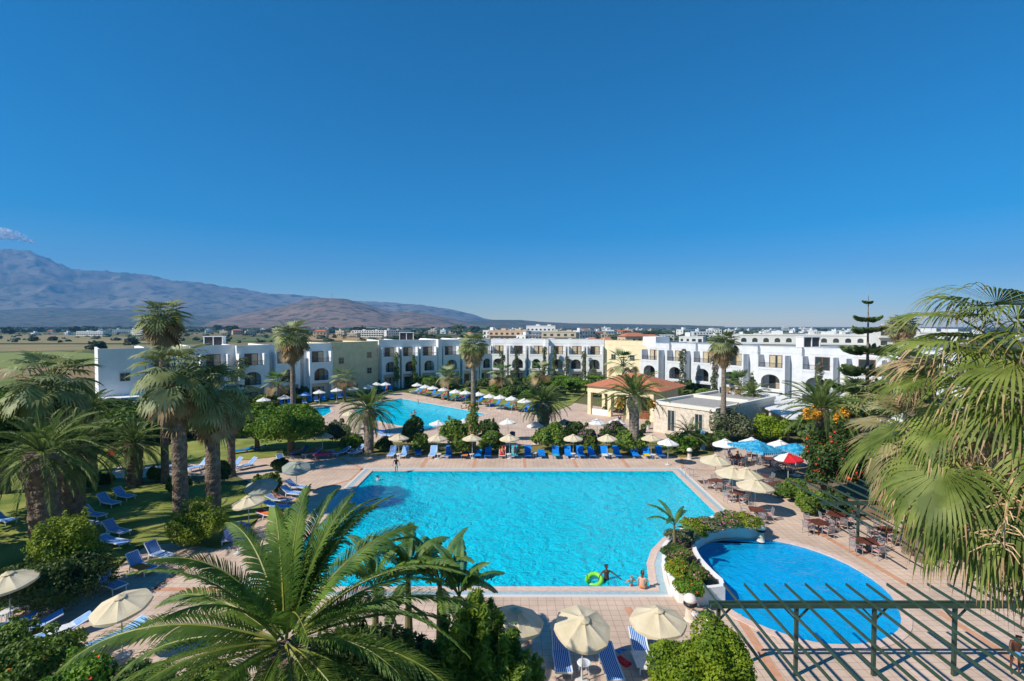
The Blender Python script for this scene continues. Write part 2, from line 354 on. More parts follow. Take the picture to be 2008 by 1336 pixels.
lawn('lawn', [(728, 893), (1300, 893), (1340, 898), (1400, 892), (1395, 872), (1290, 862), (1130, 864), (1060, 874), (930, 877), (890, 871), (800, 868), (728, 868)], m=grassd)
lawn('lawn', [(395, 832), (500, 815), (600, 796), (660, 780), (715, 770), (750, 764), (795, 760), (790, 750), (640, 752), (450, 765), (390, 790)], m=grassm)
lawn('lawn', [(800, 766), (860, 779), (950, 795), (1045, 810), (1075, 812), (1120, 795), (1150, 770), (1290, 762), (1160, 742), (980, 738), (820, 745)], m=grassm)
lawn('garden_bed', [(1500, 945), (1560, 985), (1640, 1020), (1760, 1020), (2300, 1040), (2300, 900), (1620, 905), (1520, 925)], m=soilm)
lawn('garden_bed', [(1400, 885), (1440, 862), (1560, 850), (2300, 850), (2300, 790), (1450, 800), (1405, 840)], m=grassd)
def field(name, pts, c1, c2, z, sc=.02):
    o = sheet(name, [tuple(P(*p)[:2]) for p in pts], z, mat(name + '_soil', c1, c2, sc, .95, detail=8)); return o
field('green_field', [(-40, 724), (185, 714), (190, 694), (110, 689), (-40, 693)], (.16, .22, .05), (.24, .25, .08), .05)
field('tan_field', [(-40, 746), (186, 742), (186, 714.5), (-40, 724.5)], (.30, .19, .10), (.22, .17, .07), .06)
field('brown_field', [(-40, 691), (110, 688), (300, 687), (300, 676), (-40, 676)], (.20, .19, .08), (.30, .23, .11), .05)
field('hay_field', [(-40, 674), (300, 674), (300, 662), (60, 656), (-40, 657)], (.32, .25, .12), (.22, .21, .09), .3, .006)
field('vine_field', [(420, 671), (560, 669), (540, 663), (420, 664)], (.08, .13, .03), (.14, .18, .05), .1)
field('ochre_field', [(600, 668), (800, 669), (830, 663), (770, 656.5), (610, 658)], (.38, .24, .10), (.46, .31, .15), .15)
seam = mat('sea_water', (.02, .09, .18), rough=.3)
sheet('sea', [tuple(P(*p)[:2]) for p in [(1420, 643.4), (3000, 643.4), (3000, 641.6), (1420, 641.6)]], 1.0, seam)
# hills
def terrain(name, prof, Df, Db, m, rough=.10, nx=150, ny=26, seed=1, pw=1.2, base=0):
    V = []; Fc = []; rnd = Vector((seed * 7.3, seed * 3.1, 0))
    xs = [p[0] for p in prof]; ys = [p[1] for p in prof]
    for j in range(ny + 4):
        t = j / (ny - 1)
        D = Df + (Db - Df) * min(t, 1) + max(0, t - 1) * (Db - Df)
        for i in range(nx):
            px = xs[0] + (xs[-1] - xs[0]) * i / (nx - 1)
            py = np.interp(px, xs, ys); hr = max(0, (641 - py) / F * Db + H * .6)
            X = (px - 1004) / F * (Db if t > .0 else Db) * (.72 + .28 * min(t, 1)) if False else (px - 1004) / F * D
            q = Vector((X / (Db * .09), D / (Db * .09), 0)) + rnd
            rg = 0
            amp = 1.0
            for o in range(5):
                rg += amp * (1 - abs(noise.noise(q * 2 ** o)) * 2); amp *= .5
            rg = rg / 1.94
            s = min(t, 1) ** pw if t <= 1 else max(0, 1 - (t - 1) * 8)
            h = hr * s * (1 + rough * 2.6 * (rg - .75) * (1 - .75 * min(t, 1) ** 3)) 
            h += hr * rough * .12 * noise.noise(q * 9) * s
            V.append((X, D, h + base))
    for j in range(ny + 3):
        for i in range(nx - 1):
            a = j * nx + i; Fc.append((a, a + 1, a + nx + 1, a + nx))
    o = obj(name, mesh(name, V, Fc, m, smooth=True)); o['kind'] = 'structure'; return o
def hillmat(name, a, b, c, sc):
    m = mat(name, a, b, sc, .95, .8, sc * 6, detail=10, dist=30); N = m.node_tree.nodes; L = m.node_tree.links; bs = N['Principled BSDF']
    src = bs.inputs['Base Color'].links[0].from_socket
    tc = N.new('ShaderNodeTexCoord'); n = N.new('ShaderNodeTexNoise'); n.inputs['Scale'].default_value = sc * 9; n.inputs['Detail'].default_value = 8; L.new(tc.outputs['Object'], n.inputs['Vector'])
    r = N.new('ShaderNodeValToRGB'); r.color_ramp.elements[0].position = .5; r.color_ramp.elements[1].position = .62; L.new(n.outputs['Fac'], r.inputs[0])
    mx = N.new('ShaderNodeMix'); mx.data_type = 'RGBA'; L.new(r.outputs[0], mx.inputs[0]); L.new(src, mx.inputs[6]); mx.inputs[7].default_value = (*c, 1)
    L.new(mx.outputs[2], bs.inputs['Base Color']); bs.inputs['Specular IOR Level'].default_value = .05
    return m
hm1 = hillmat('mountain_rock', (.12, .115, .075), (.27, .235, .18), (.07, .085, .045), .0009)
hm2 = hillmat('brown_hill_scrub', (.29, .19, .12), (.21, .145, .09), (.07, .075, .035), .0016)
hm3 = hillmat('green_hill_scrub', (.10, .11, .055), (.16, .13, .08), (.05, .065, .03), .002)
terrain('mountains', [(-420, 520), (-250, 470), (-120, 490), (-40, 478), (0, 482), (35, 487), (60, 493), (100, 505), (150, 524), (185, 529), (215, 534), (255, 530), (300, 539), (340, 549), (380, 551), (430, 561), (500, 570), (560, 576), (600, 581), (680, 590), (730, 592), (775, 594), (830, 599), (880, 606), (930, 617), (950, 625), (1000, 633), (1060, 639)], 4200, 7200, hm1, .16, 240, 40, 3, 1.15)
terrain('foothills', [(-420, 612), (-200, 600), (0, 607), (100, 603), (220, 606), (330, 612), (430, 622), (520, 634), (560, 640)], 3000, 4600, hm3, .12, 160, 18, 5)
terrain('brown_hill', [(380, 640), (420, 628), (470, 617), (520, 606), (560, 597), (600, 588), (640, 584), (670, 584), (700, 590), (730, 600), (765, 611), (800, 610), (830, 612), (870, 621), (905, 630), (940, 639)], 2500, 3900, hm2, .13, 150, 26, 2)
terrain('green_hill', [(800, 640), (880, 633), (930, 629), (980, 627), (1020, 627), (1060, 631), (1120, 634), (1200, 635), (1320, 637), (1420, 640)], 3200, 4300, hm3, .08, 110, 14, 8)
# ------------------------------------------------------------------ hotel buildings
def arch_panel(m, x0, x1, y0, y1, z0, z1, zs, zt, n=10, mi=0, sill=0.0, side=.35):
    """wall panel in the xz plane with an arched opening: springing height zs, crown zt"""
    a0 = x0 + side; a1 = x1 - side; c = (a0 + a1) / 2; r = (a1 - a0) / 2
    for y, fl in ((y0, 0), (y1, 1)):
        V = []; Fc = []
        def q(*p):
            k = len(V); V.extend([(a, y, b) for a, b in p]); Fc.append((k, k + 1, k + 2, k + 3) if not fl else (k + 3, k + 2, k + 1, k))
        q((x0, z0), (a0, z0), (a0, zs), (x0, zs)); q((a1, z0), (x1, z0), (x1, zs), (a1, zs))
        if sill > z0: q((a0, z0), (a1, z0), (a1, sill), (a0, sill))
        P_ = [(c - r * math.cos(math.pi * i / n), zs + (zt - zs) * math.sin(math.pi * i / n)) for i in range(n + 1)]
        q((x0, zs), (a0, zs), (a0, z1), (x0, z1)); q((a1, zs), (x1, zs), (x1, z1), (a1, z1))
        for i in range(n): q(P_[i], P_[i + 1], (P_[i + 1][0], z1), (P_[i][0], z1))
        m.add(V, Fc, mi)
    pts = [(a0, max(z0, sill))] + [(c - r * math.cos(math.pi * i / n), zs + (zt - zs) * math.sin(math.pi * i / n)) for i in range(n + 1)] + [(a1, max(z0, sill))]
    V = [(p[0], y, p[1]) for p in pts for y in (y0, y1)]
    m.add(V, [(2 * i, 2 * i + 1, 2 * i + 3, 2 * i + 2) for i in range(len(pts) - 1)], mi)
    if sill > z0: m.add([(a0, y0, sill), (a1, y0, sill), (a1, y1, sill), (a0, y1, sill)], [(0, 1, 2, 3)], mi)
FLH = 3.3
def balcony_mesh(name, bw, dp, wm, arch0=False, arch1=True):
    m = MB(); h = bw / 2
    for s in (-1, 1):
        x = s * h
        m.box(min(x, x - s * .32), max(x, x - s * .32), -dp, -.03, 0, 8.9)
    for z in (FLH, 2 * FLH): m.box(-h + .321, h - .321, -dp + .05, -.03, z - .22, z)
    m.box(-h + .321, h - .321, -dp + .003, -dp + .18, 2 * FLH + .002, 2 * FLH + .35)
    if arch1: arch_panel(m, -h + .321, h - .321, -dp + .01, -dp + .2, FLH + .002, 2 * FLH - .222, FLH + 1.5, 2 * FLH - .75, side=.48, sill=FLH + .3)
    if arch0: arch_panel(m, -h + .321, h - .321, -dp + .01, -dp + .2, 0, FLH - .222, 1.3, FLH - .6, side=.25)
    return m.mesh(name, wm)
def rail_mesh(bw, z):
    m = MB(); h = bw / 2 - .32
    m.box(-h, h, -.025, .025, z + .72, z + .78); m.box(-h, h, -.02, .02, z + .05, z + .09)
    k = int(2 * h / .16)
    for i in range(k + 1): x = -h + 2 * h * i / k; m.box(x - .016, x + .016, -.015, .015, z + .09, z + .72)
    return m.mesh('railing', railm)
def door_mesh(w, h, cur=0):
    m = MB(); m.box(-w / 2, w / 2, -.05, .0, 0, h, 0)
    m.box(-w / 2 - .09, -w / 2, -.09, 0, 0, h + .09, 1); m.box(w / 2, w / 2 + .09, -.09, 0, 0, h + .09, 1)
    m.box(-w / 2, w / 2, -.09, 0, h, h + .09, 1); m.box(-.05, .05, -.09, -.051, 0, h, 1)
    if cur == 1: m.box(.08, w / 2 - .02, -.06, -.0505, .02, h - .02, 2)
    if cur == 2: m.box(-w / 2 + .02, -.08, -.06, -.0505, .02, h - .02, 2); m.box(.3, w / 2 - .02, -.06, -.0505, .02, h - .02, 2)
    return m.mesh('balcony_door', [glassd, wood, curtain])
DOORS = [door_mesh(1.9, 2.15, 0), door_mesh(1.9, 2.15, 1), door_mesh(1.9, 2.15, 2)]
def win_mesh(w=1.1, h=1.1):
    m = MB(); m.box(-w / 2, w / 2, -.03, .0, 0, h, 0)
    for a, b, c, d in ((-w / 2 - .08, -w / 2, -.08, h + .08), (w / 2, w / 2 + .08, -.08, h + .08)): m.box(a, b, -.07, 0, c, d, 1)
    m.box(-w / 2, w / 2, -.07, 0, -.08, 0, 1); m.box(-w / 2, w / 2, -.07, 0, h, h + .08, 1); m.box(-.035, .035, -.06, -.031, 0, h, 1)
    m.box(-w / 2, -.04, -.055, -.031, h * .5 - .03, h * .5 + .03, 1); m.box(.04, w / 2, -.055, -.031, h * .5 - .03, h * .5 + .03, 1)
    return m.mesh('window', [glassd, mat('pale_window_frame', (.35, .33, .28), rough=.6)])
WIN = win_mesh()
def block(name, label, p0, p1, h, segs, wm, dp=1.7, depth=11, rnd=1, bal=True, wins=(), group=None):
    """segs: list of (width fraction, outward step, balconies list of offsets -0.5..0.5, balcony width)"""
    p0 = Vector((p0[0], p0[1])); p1 = Vector((p1[0], p1[1])); d = p1 - p0; L = d.length; a = math.atan2(d.y, d.x)
    rr = random.Random(rnd)
    r = root(name, (p0.x, p0.y, 0), a, label, 'hotel building', group)
    tot = sum(s[0] for s in segs); x = 0; w = MB(); cap = MB(); bm_cache = {}
    for wd, st, bl, bw in segs:
        ww = wd / tot * L; hh = h + rr.uniform(-.12, .12)
        w.box(x, x + ww, -st, depth, -.5, hh)
        w.box(x, x + ww, -st, -st + .3, hh + .001, hh + .45); w.box(x, x + .3, -st + .301, depth, hh + .001, hh + .45); w.box(x + ww - .3, x + ww, -st + .301, depth, hh + .001, hh + .45)
        cap.box(x - .03 if st > 0 else x, x + ww, -st - .04, -st + .34, hh + .452, hh + .53)
        w.box(x + .02, x + ww - .02, -st - .035, -st - .001, hh - .55, hh - .40)
        for bo in bl:
            cx = x + ww * (.5 + bo)
            key = (bw,)
            if key not in bm_cache: bm_cache[key] = (balcony_mesh('balcony', bw, dp, wm), rail_mesh(bw, 2 * FLH + .3), rail_mesh(bw, FLH + .3), rail_mesh(bw, .2))
            bmsh, r1, r2, r3 = bm_cache[key]
            b = obj('balcony', bmsh, r, (cx, -st, 0))
            obj('railing', r1, b, (0, -dp + .1, 0)); obj('railing', r2, b, (0, -dp + .35, 0))
            for f in range(3): obj('balcony_door', rr.choice(DOORS + DOORS[1:]), b, (rr.uniform(-.25, .25), -.002, f * FLH + .02))
    
        x += ww
    w.build('wall', wm, r); cap.build('parapet_cap', wm, r)
    for wx, wz in wins: obj('window', WIN, r, (wx * L, -segs[0][1] - .002, wz))
    return r
def P2(x, D): return ((x - 1004) / F * D, D)
LW0 = P2(190, 75); LW1 = P2(645, 97.5)
hl = block('hotel_wing', 'long shaded white hotel wing at the left, ending at a blank corner wall', LW0, LW1, 9.75,
      [(6.5, 1.4, [], 4), (7, 0, [-.12], 4.4), (7.6, .5, [0], 4.2), (6, 1.6, [-.1], 4.2), (7, .2, [0], 4.2), (6, 1.2, [0], 4.2)], white, rnd=3, wins=[(.09, 5.4)])
m = MB(); m.box(-3, 4.5, -4.2, -1.5, 0, 3.0); m.box(-3.1, 4.6, -4.3, -1.5, 3.001, 3.2); m.build('annexe', white, hl)
obj('window', WIN, hl, (1.6, -4.202, 1.0))
YB0 = P2(646, 99.5); YB1 = P2(741, 110)
block('hotel_block', 'tan yellow hotel block with a few small windows, left of the centre', YB0, YB1, 9.9, [(1, 0, [], 4)], yellow, wins=[(.22, 6.1), (.80, 6.9), (.80, 3.6), (.5, .5)])
ML0 = P2(742, 111); ML1 = P2(962, 124)
block('hotel_wing', 'white hotel wing behind the back pool with close set pillars and shaded balconies', ML0, ML1, 10.0,
      [(4.6, .3, [0], 3.9), (4.6, .3, [0], 3.9), (4.6, .3, [0], 3.9), (1, 1.9, [], 3.), (5, .2, [0], 4.1), (5, .2, [0], 4.1), (4, .2, [0], 3.6)], white, rnd=5)
MR0 = P2(962, 124); MR1 = P2(1185, 119)
block('hotel_wing', 'sunlit white hotel wing with creeper clad balconies facing the camera at the centre', MR0, MR1, 10.0,
      [(5, .2, [0], 4.2), (5, .2, [0], 4.2), (4.6, .2, [0], 3.6), (.8, 2.0, [], 3), (4.6, .3, [0], 3.9), (4.6, .3, [0], 3.9), (4.6, .3, [0], 3.9)], white, rnd=7)
YR0 = P2(1186, 118); YR1 = P2(1279, 109)
yr = block('hotel_block', 'bright yellow hotel block behind the red roofed bar', YR0, YR1, 9.9, [(1, 0, [], 4)], cream, wins=[(.2, 6.0), (.6, 6.0), (.92, 6.6), (.6, 2.6)])
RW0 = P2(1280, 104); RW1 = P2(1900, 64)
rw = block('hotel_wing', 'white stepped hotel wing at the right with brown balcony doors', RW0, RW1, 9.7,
      [(6.2, 1.8, [-.12], 4.4), (6.2, 1.2, [-.1], 4.2), (6.2, .6, [-.1], 4.2), (7.8, 2.0, [-.05], 4.6), (7.6, 1.3, [-.1], 4.6), (7.4, .6, [-.1], 4.6), (7.4, 1.8, [-.1], 4.6), (7.4, .9, [-.1], 4.6)], mat('dimmed_white_render', (.60, .62, .645), (.68, .695, .71), 1.2, .85, .15, 12), rnd=11)  # hotel's white render, greyed in its colour to stand in for grazing sun
m = MB(); m.box(-1.0, 2.2, -1.81, 2.5, 9.6, 11.4); m.build('stair_tower', white, rw)
for (x, y, D) in ((82, 0, 0),): pass
def tank(x, D, z):
    p = P2(x, D); r = root('roof_unit', (p[0], p[1], z), .2, 'pair of dark louvred air units in a white frame on the hotel roof', 'roof unit', 'louvred units on the hotel roofs')
    m = MB(); m.box(-1.6, 1.6, -.8, .8, 0, .3); m.box(-1.6, -1.45, -.8, .8, .301, 1.9); m.box(1.45, 1.6, -.8, .8, .301, 1.9); m.box(-.07, .07, -.8, .8, .301, 1.9); m.box(-1.7, 1.7, -.9, .9, 1.901, 2.0); m.build('frame', white, r)
    m = MB()
    for s in (-1, 1):
        for k in range(9): z_ = .35 + k * .17; m.box(s * .76 - .67, s * .76 + .67, -.7, -.6, z_, z_ + .13)
        m.box(s * .76 - .67, s * .76 + .67, -.59, .7, .301, 1.88)
    m.build('louvre', railm, r)
    return r
t = tank(421, 93, 9.7); t['label'] = 'dark louvred roof unit on the shaded left hotel wing'; 
t = tank(797, 118, 10.1); t['label'] = 'dark louvred roof unit on the hotel wing behind the back pool'
t = tank(1585, 84, 9.8); t['label'] = 'dark louvred roof unit on the right hotel wing'
# small chimney posts on yellow roofs
# red roofed bar
bp0 = P(1157, 812); bp1 = P(1279, 827); d = Vector((bp1.x - bp0.x, bp1.y - bp0.y)); ang = math.atan2(d.y, d.x); L = d.length
bar_ = root('pool_bar', (bp0.x, bp0.y, 0), ang, 'open pool bar with cream pillars and red tiled hip roof', 'bar building')
m = MB(); T = 3.4
for x in (0, L * .34, L * .64, L): m.box(x - .28, x + .28, -.28, .28, 0, T); 
m.box(-.3, L + .3, -.3, .3, T + .001, T + 1.0); m.box(-.3, .3, .301, 9, T + .001, T + 1.0); m.box(L - .3, L + .3, .301, 9, 0, T + 1.0)
for y in (4.5, 8.7): m.box(-.28, .28, y - .28, y + .28, 0, T)
m.box(.31, L - .31, 8.7, 9, 0, T + 1.0)
m.build('wall', cream, bar_)
m = MB(); e = .7; x0, x1, y0, y1 = -e, L + e + .9, -e, 9.2; zc = T + 1.02; cx, cy = (x0 + x1) / 2, (y0 + y1) / 2
m.add([(x0, y0, zc), (x1, y0, zc), (x1, y1, zc), (x0, y1, zc), (cx - 1, cy, zc + 1.9), (cx + 1, cy, zc + 1.9)], [(0, 1, 5, 4), (1, 2, 5), (2, 3, 4, 5), (3, 0, 4), (3, 2, 1, 0)]); m.build('roof', terra, bar_)
m = MB(); m.box(L * .36, L - .35, 3.2, 3.3, 0, T, 0); 
for k in range(4): m.box(L * .36 + k * (L * .6) / 4, L * .36 + k * (L * .6) / 4 + .08, 3.1, 3.19, 0, T, 1)
m.build('glass_front', [glassd, wood], bar_)
m = MB(); m.box(.4, L * .34 - .4, -.1, .1, 0, .9); m.build('low_wall', white, bar_)
m = MB(); m.box(L * .68, L - .9, .9, 1.5, 0, 1.1); m.box(L * .68 - .1, L - .8, .8, 1.6, 1.101, 1.18); m.build('counter', wood, bar_)
# pale stone restaurant
sp0 = P(1281, 846); sp1 = P(1402, 868); d = Vector((sp1.x - sp0.x, sp1.y - sp0.y)); ang = math.atan2(d.y, d.x); L = d.length
rs = root('restaurant', (sp0.x, sp0.y, 0), ang, 'low pale stone restaurant with flat grey gravel roof and tall dark windows', 'restaurant')
m = MB(); hh = 3.55; m.box(0, L, 0, 16, 0, hh); m.build('wall', stonem, rs)
m = MB(); m.box(-.12, L + .12, -.12, .35, hh + .001, hh + .42); m.box(-.12, .35, .351, 16.1, hh + .001, hh + .42); m.box(L - .35, L + .12, .351, 16.1, hh + .001, hh + .42); m.box(.351, L - .351, 9, 9.4, hh + .001, hh + .5); m.build('parapet', mat('pale_parapet', (.74, .70, .62), rough=.8), rs)
m = MB(); m.box(.352, L - .352, .352, 8.99, hh + .05, hh + .1); m.box(.352, L - .352, 9.41, 16, hh + .05, hh + .1); m.build('roof', greyroof, rs)
for x in (2.6, 6.3):
    m = MB(); m.box(-.45, .45, -.03, 0, 0, 2.5, 0); m.box(-.55, -.45, -.06, 0, -.06, 2.6, 1); m.box(.45, .55, -.06, 0, -.06, 2.6, 1); m.box(-.45, .45, -.06, 0, 2.5, 2.6, 1); m.box(-.03, .03, -.06, -.031, 0, 2.5, 1); m.build('window', [glassd, polem], rs, loc=(x, -.002, .5))
# low white terrace roof with slatted shade to the right
q0 = P(1402, 858); 
sh = root('shade_roof', (36, 84, 0), R(-98), 'long low white slatted shade roof beside the right hotel wing', 'shade roof')
m = MB(); 
for x in range(0, 25, 6): 
    for y in (0, 6): m.box(x - .1, x + .1, y - .1, y + .1, 0, 2.7)
m.build('posts', white, sh)
m = MB()
for k in range(26): m.box(k - .38, k + .38, -.5, 6.5, 2.701, 2.85)
m.build('slats', white, sh)
# far town: seeded small houses, each its own object
def house_mesh(name, w, dp, h, wm, rm, storeys, seed, wins=True):
    rr = random.Random(seed); m = MB(); m.box(-w / 2, w / 2, -dp / 2, dp / 2, 0, h, 0)
    m.box(-w / 2 - .1, w / 2 + .1, -dp / 2 - .1, dp / 2 + .1, h + .001, h + .35, 0)
    if rm: 
        e = .5; m.add([(-w / 2 - e, -dp / 2 - e, h + .4), (w / 2 + e, -dp / 2 - e, h + .4), (w / 2 + e, dp / 2 + e, h + .4), (-w / 2 - e, dp / 2 + e, h + .4), (-w / 4, 0, h + 2.4), (w / 4, 0, h + 2.4)], [(0, 1, 5, 4), (1, 2, 5), (2, 3, 4, 5), (3, 0, 4)], 2)
    else:
        m.box(-w * .3, -w * .3 + 2.6, -1, 2, h + .351, h + 2.4, 0)
    fh = h / storeys
    for s in range(storeys):
        k = max(2, int(w / 3))
        for i in range(k):
            x = -w / 2 + w * (i + .5) / k; z = s * fh + .9; ww = .6 if rr.random() < .6 else .9
            m.box(x - ww, x + ww, -dp / 2 - .04, -dp / 2 - .001, z - (.7 if ww > .7 else 0), z + 1.3, 1)
        k = max(1, int(dp / 4))
        for i in range(k):
            y = -dp / 2 + dp * (i + .5) / k; z = s * fh + .9
            for sx in (-1, 1): m.box(*( (w / 2 + .001, w / 2 + .04) if sx > 0 else (-w / 2 - .04, -w / 2 - .001)), y - .5, y + .5, z, z + 1.2, 1)
        if s: m.box(-w * .3, w * .3, -dp / 2 - 1.2, -dp / 2 - .05, s * fh - .12, s * fh + .06, 0); m.box(-w * .3, w * .3, -dp / 2 - 1.25, -dp / 2 - 1.2, s * fh + .061, s * fh + .9, 0)
    return m.mesh(name, [wm, glassd, terra])
tw = mat('town_white', (.70, .70, .68), rough=.9); tp = mat('town_peach', (.62, .45, .32), rough=.9); tb = mat('town_beige', (.55, .47, .36), rough=.9)
HM = [(house_mesh('town_house', 12, 9, 6.2, tw, 0, 2, 1), 'white flat roofed two storey house'), (house_mesh('town_house', 9, 9, 3.4, tw, 1, 1, 2), 'small red roofed white house'),
      (house_mesh('town_house', 18, 10, 9.2, tw, 0, 3, 3), 'white three storey apartment block'), (house_mesh('town_house', 14, 10, 6.4, tp, 1, 2, 4), 'peach house with red tiled roof'),
      (house_mesh('town_house', 15, 9, 6.4, tb, 0, 2, 5), 'beige flat roofed house'), (house_mesh('town_house', 7, 7, 3.3, tw, 0, 1, 6), 'tiny white flat roofed house'), (house_mesh('town_house', 26, 9, 6.3, tw, 0, 2, 7), 'long white two storey building')]
rt = random.Random(42); DONE = []
def town(n, x0, x1, d0, d1, where, kinds=(0, 0, 1, 2, 3, 4, 5, 6)):
    for i in range(n):
        for _ in range(20):
            D = math.exp(rt.uniform(math.log(d0), math.log(d1))); px = rt.uniform(x0, x1); X = (px - 1004) / F * D
            if all((X - a) ** 2 + (D - b) ** 2 > 26 ** 2 for a, b in DONE): break
        DONE.append((X, D)); me, lb = HM[rt.choice(kinds)]
        o = obj('town_house', me, None, (X, D, -.02), (0, 0, rt.choice((-.5, -.2, 0, .3, .6)) + rt.uniform(-.1, .1)), rt.uniform(.85, 1.15))
        tag(o, lb + ' ' + where, 'house', lb + 's ' + where)
town(26, -40, 440, 700, 2400, 'on the far left plain', (0, 1, 5, 6, 6))
town(40, 440, 940, 560, 2000, 'in the village below the hill', (0, 0, 1, 3, 2, 6, 4))
town(60, 960, 1290, 300, 1500, 'beyond the sunlit hotel wing', (0, 3, 4, 2, 6, 1, 4))
town(72, 1290, 1760, 300, 1700, 'beyond the right hotel wing', (0, 0, 2, 6, 5))
town(10, 1760, 2300, 330, 1200, 'at the far right', (0, 2, 6))
def big_hotel(name, label, px0, px1, D, h, storeys, wm=tw, ang=-.3, arch=True, roof=None, wx=3.4):
    X0 = (px0 - 1004) / F * D; X1 = (px1 - 1004) / F * D; w = X1 - X0
    r = root(name, (X0, D, 0), ang, label, 'hotel building'); m = MB(); m.box(0, w, 0, 12, 0, h); m.box(-.15, w + .15, -.15, .3, h + .001, h + .5); m.box(w * .3, w * .3 + 3, 3, 7, h + .001, h + 1.6); m.box(w * .7, w * .7 + 3, 3, 7, h + .001, h + 1.4); m.build('wall', wm, r)
    fh = h / storeys; k = int(w / wx)
    wme = MB(); 
    if arch:
        wme.add([(-.9, -.02, 0), (.9, -.02, 0)] + [(.9 * math.cos(math.pi * i / 8), -.02, 1.1 + .7 * math.sin(math.pi * i / 8)) for i in range(9)], [tuple(range(11))])
    else: wme.box(-.9, .9, -.03, 0, 0, 1.7)
    wme = wme.mesh('window', [glassd])
    for s in range(storeys):
        b = MB(); b.box(.3, w - .3, -1.1, -.001, s * fh + .3, s * fh + .42); b.box(.3, w - .3, -1.15, -1.05, s * fh + .421, s * fh + 1.05); b.build('balcony', wm, r)
        for i in range(min(k, 24)): obj('window', wme, r, ((i + .5) * w / min(k, 24), 0, s * fh + .75))
    return r
big_hotel('far_hotel', 'long white hotel with rows of arched blue windows behind the right hotel wing', 1448, 1665, 185, 10.2, 3)
big_hotel('far_hotel', 'tall white hotel with stacked terraces at the far right skyline', 1720, 1790, 165, 12.6, 4, arch=False)
big_hotel('far_hotel', 'white hotel block joined by a raised stair tower right of the pine', 1792, 1880, 172, 11.2, 3)
big_hotel('far_hotel', 'peach coloured hotel with stepped balconies beyond the centre wing', 958, 1035, 330, 10.5, 3, tp, arch=False)
big_hotel('far_hotel', 'light beige hotel with pale balconies left of the red roofed villa', 1062, 1130, 300, 10, 3, tb, arch=False)
big_hotel('far_hotel', 'white hotel with blue roof edge beyond the yellow block', 1032, 1090, 420, 13.5, 3)
big_hotel('far_hotel', 'low white row of rooms in the fields at the left', 150, 222, 720, 6, 2, arch=False)
big_hotel('far_hotel', 'grey white village hotel standing right of the tall palm beyond the ochre field', 690, 760, 640, 8, 3, arch=False)
r = root('radio_mast', (-1370, 3905, 222), 0, 'thin radio mast on top of the brown hill', 'mast')
m = MB(); m.tube([(0, 0, -10), (0, 0, 25), (0, 0, 48)], [1.6, 1.0, .5], 4); m.build('lattice', railm, r)
m = MB(); m.box(-3, 3, -3, 3, -12, 2); m.build('hut', tw, r)
# ------------------------------------------------------------------ vegetation builders
class LB:                                                # leaf buffer on numpy
    def __init__(s): s.V = []; s.F = []; s.M = []; s.n = 0
    def add(s, V, Fc, mi=0):
        s.V.append(np.asarray(V, float)); s.F += [tuple(i + s.n for i in f) for f in Fc]; s.M += [mi] * len(Fc); s.n += len(V)
    def xf(s, other, M4, mi=None):
        V = np.concatenate(other.V); A = np.array(M4)
        s.V.append(V @ A[:3, :3].T + A[:3, 3]); s.F += [tuple(i + s.n for i in f) for f in other.F]
        s.M += other.M if mi is None else [mi] * len(other.F); s.n += len(V)
    def mesh(s, name, mats, smooth=False): return mesh(name, np.concatenate(s.V), s.F, mats, s.M, smooth)
def rz(a): return Matrix.Rotation(a, 4, 'Z')
def frond(L, e0, droop, n, ll, lw, seed, twist=0.0, seg=2, hang=.5, vang=.45, start=.14, ribw=.03, ben=0.0):
    """pinnate palm frond: rib leaves the origin towards +x at elevation e0 and arches down"""
    r = random.Random(seed); b = LB(); K = 14; pts = [Vector((0, 0, 0))]; dirs = []
    for i in range(K):
        t = (i + .5) / K; e = e0 - droop * t ** 1.5; y = ben * t * t
        d = Vector((math.cos(e) * math.cos(y), math.cos(e) * math.sin(y), math.sin(e))); dirs.append(d); pts.append(pts[-1] + d * L / K)
    dirs.append(dirs[-1])
    def at(t):
        f = min(max(t, 0) * K, K - 1e-4); i = int(f); return pts[i].lerp(pts[i + 1], f - i), dirs[i].lerp(dirs[min(i + 1, K)], f - i).normalized()
    m = MB(); m.tube(pts, [ribw * (1 - .85 * i / K) + .004 for i in range(K + 1)], 4); b.add(m.V, m.F, 1)
    tw = twist
    for i in range(n):
        t = start + (1 - start) * (i + .5) / n; p, d = at(t)
        side0 = Vector((-d.y, d.x, 0)).normalized() if abs(d.z) < .98 else Vector((0, 1, 0))
        up0 = side0.cross(d) * -1
        if up0.z < 0: up0 = -up0
        side = side0 * math.cos(tw) + up0 * math.sin(tw); up = up0 * math.cos(tw) - side0 * math.sin(tw)
        env = min(1, ((t - start) / .18 + .35)) * (1 - .62 * max(0, (t - .55) / .45) ** 1.6)
        for s in (-1, 1):
            l = ll * env * r.uniform(.86, 1.08); ph = R(62) - R(34) * t + r.uniform(-.08, .08); va = vang + r.uniform(-.12, .12)
            dr = (d * math.cos(ph) + (side * s * math.cos(va) + up * math.sin(va)) * math.sin(ph)).normalized()
            wv = (d * .85 + up * .35).normalized() * lw / 2
            g = Vector((0, 0, -1)) * l * hang
            q0 = p
            if seg == 1:
                qm = p + dr * l * .5 + g * .12; qt = p + dr * l * .95 + g * .5
                b.add([q0, qm - wv, qt, qm + wv], [(0, 1, 2, 3)])
            else:
                q1 = p + dr * l * .35 + g * .05; q2 = p + dr * l * .72 + g * .25; qt = p + dr * l * .97 + g * .6
                b.add([q0 - wv * .6, q0 + wv * .6, q1 - wv, q1 + wv, q2 - wv * .75, q2 + wv * .75, qt], [(0, 2, 3, 1), (2, 4, 5, 3), (4, 6, 5)])
    return b
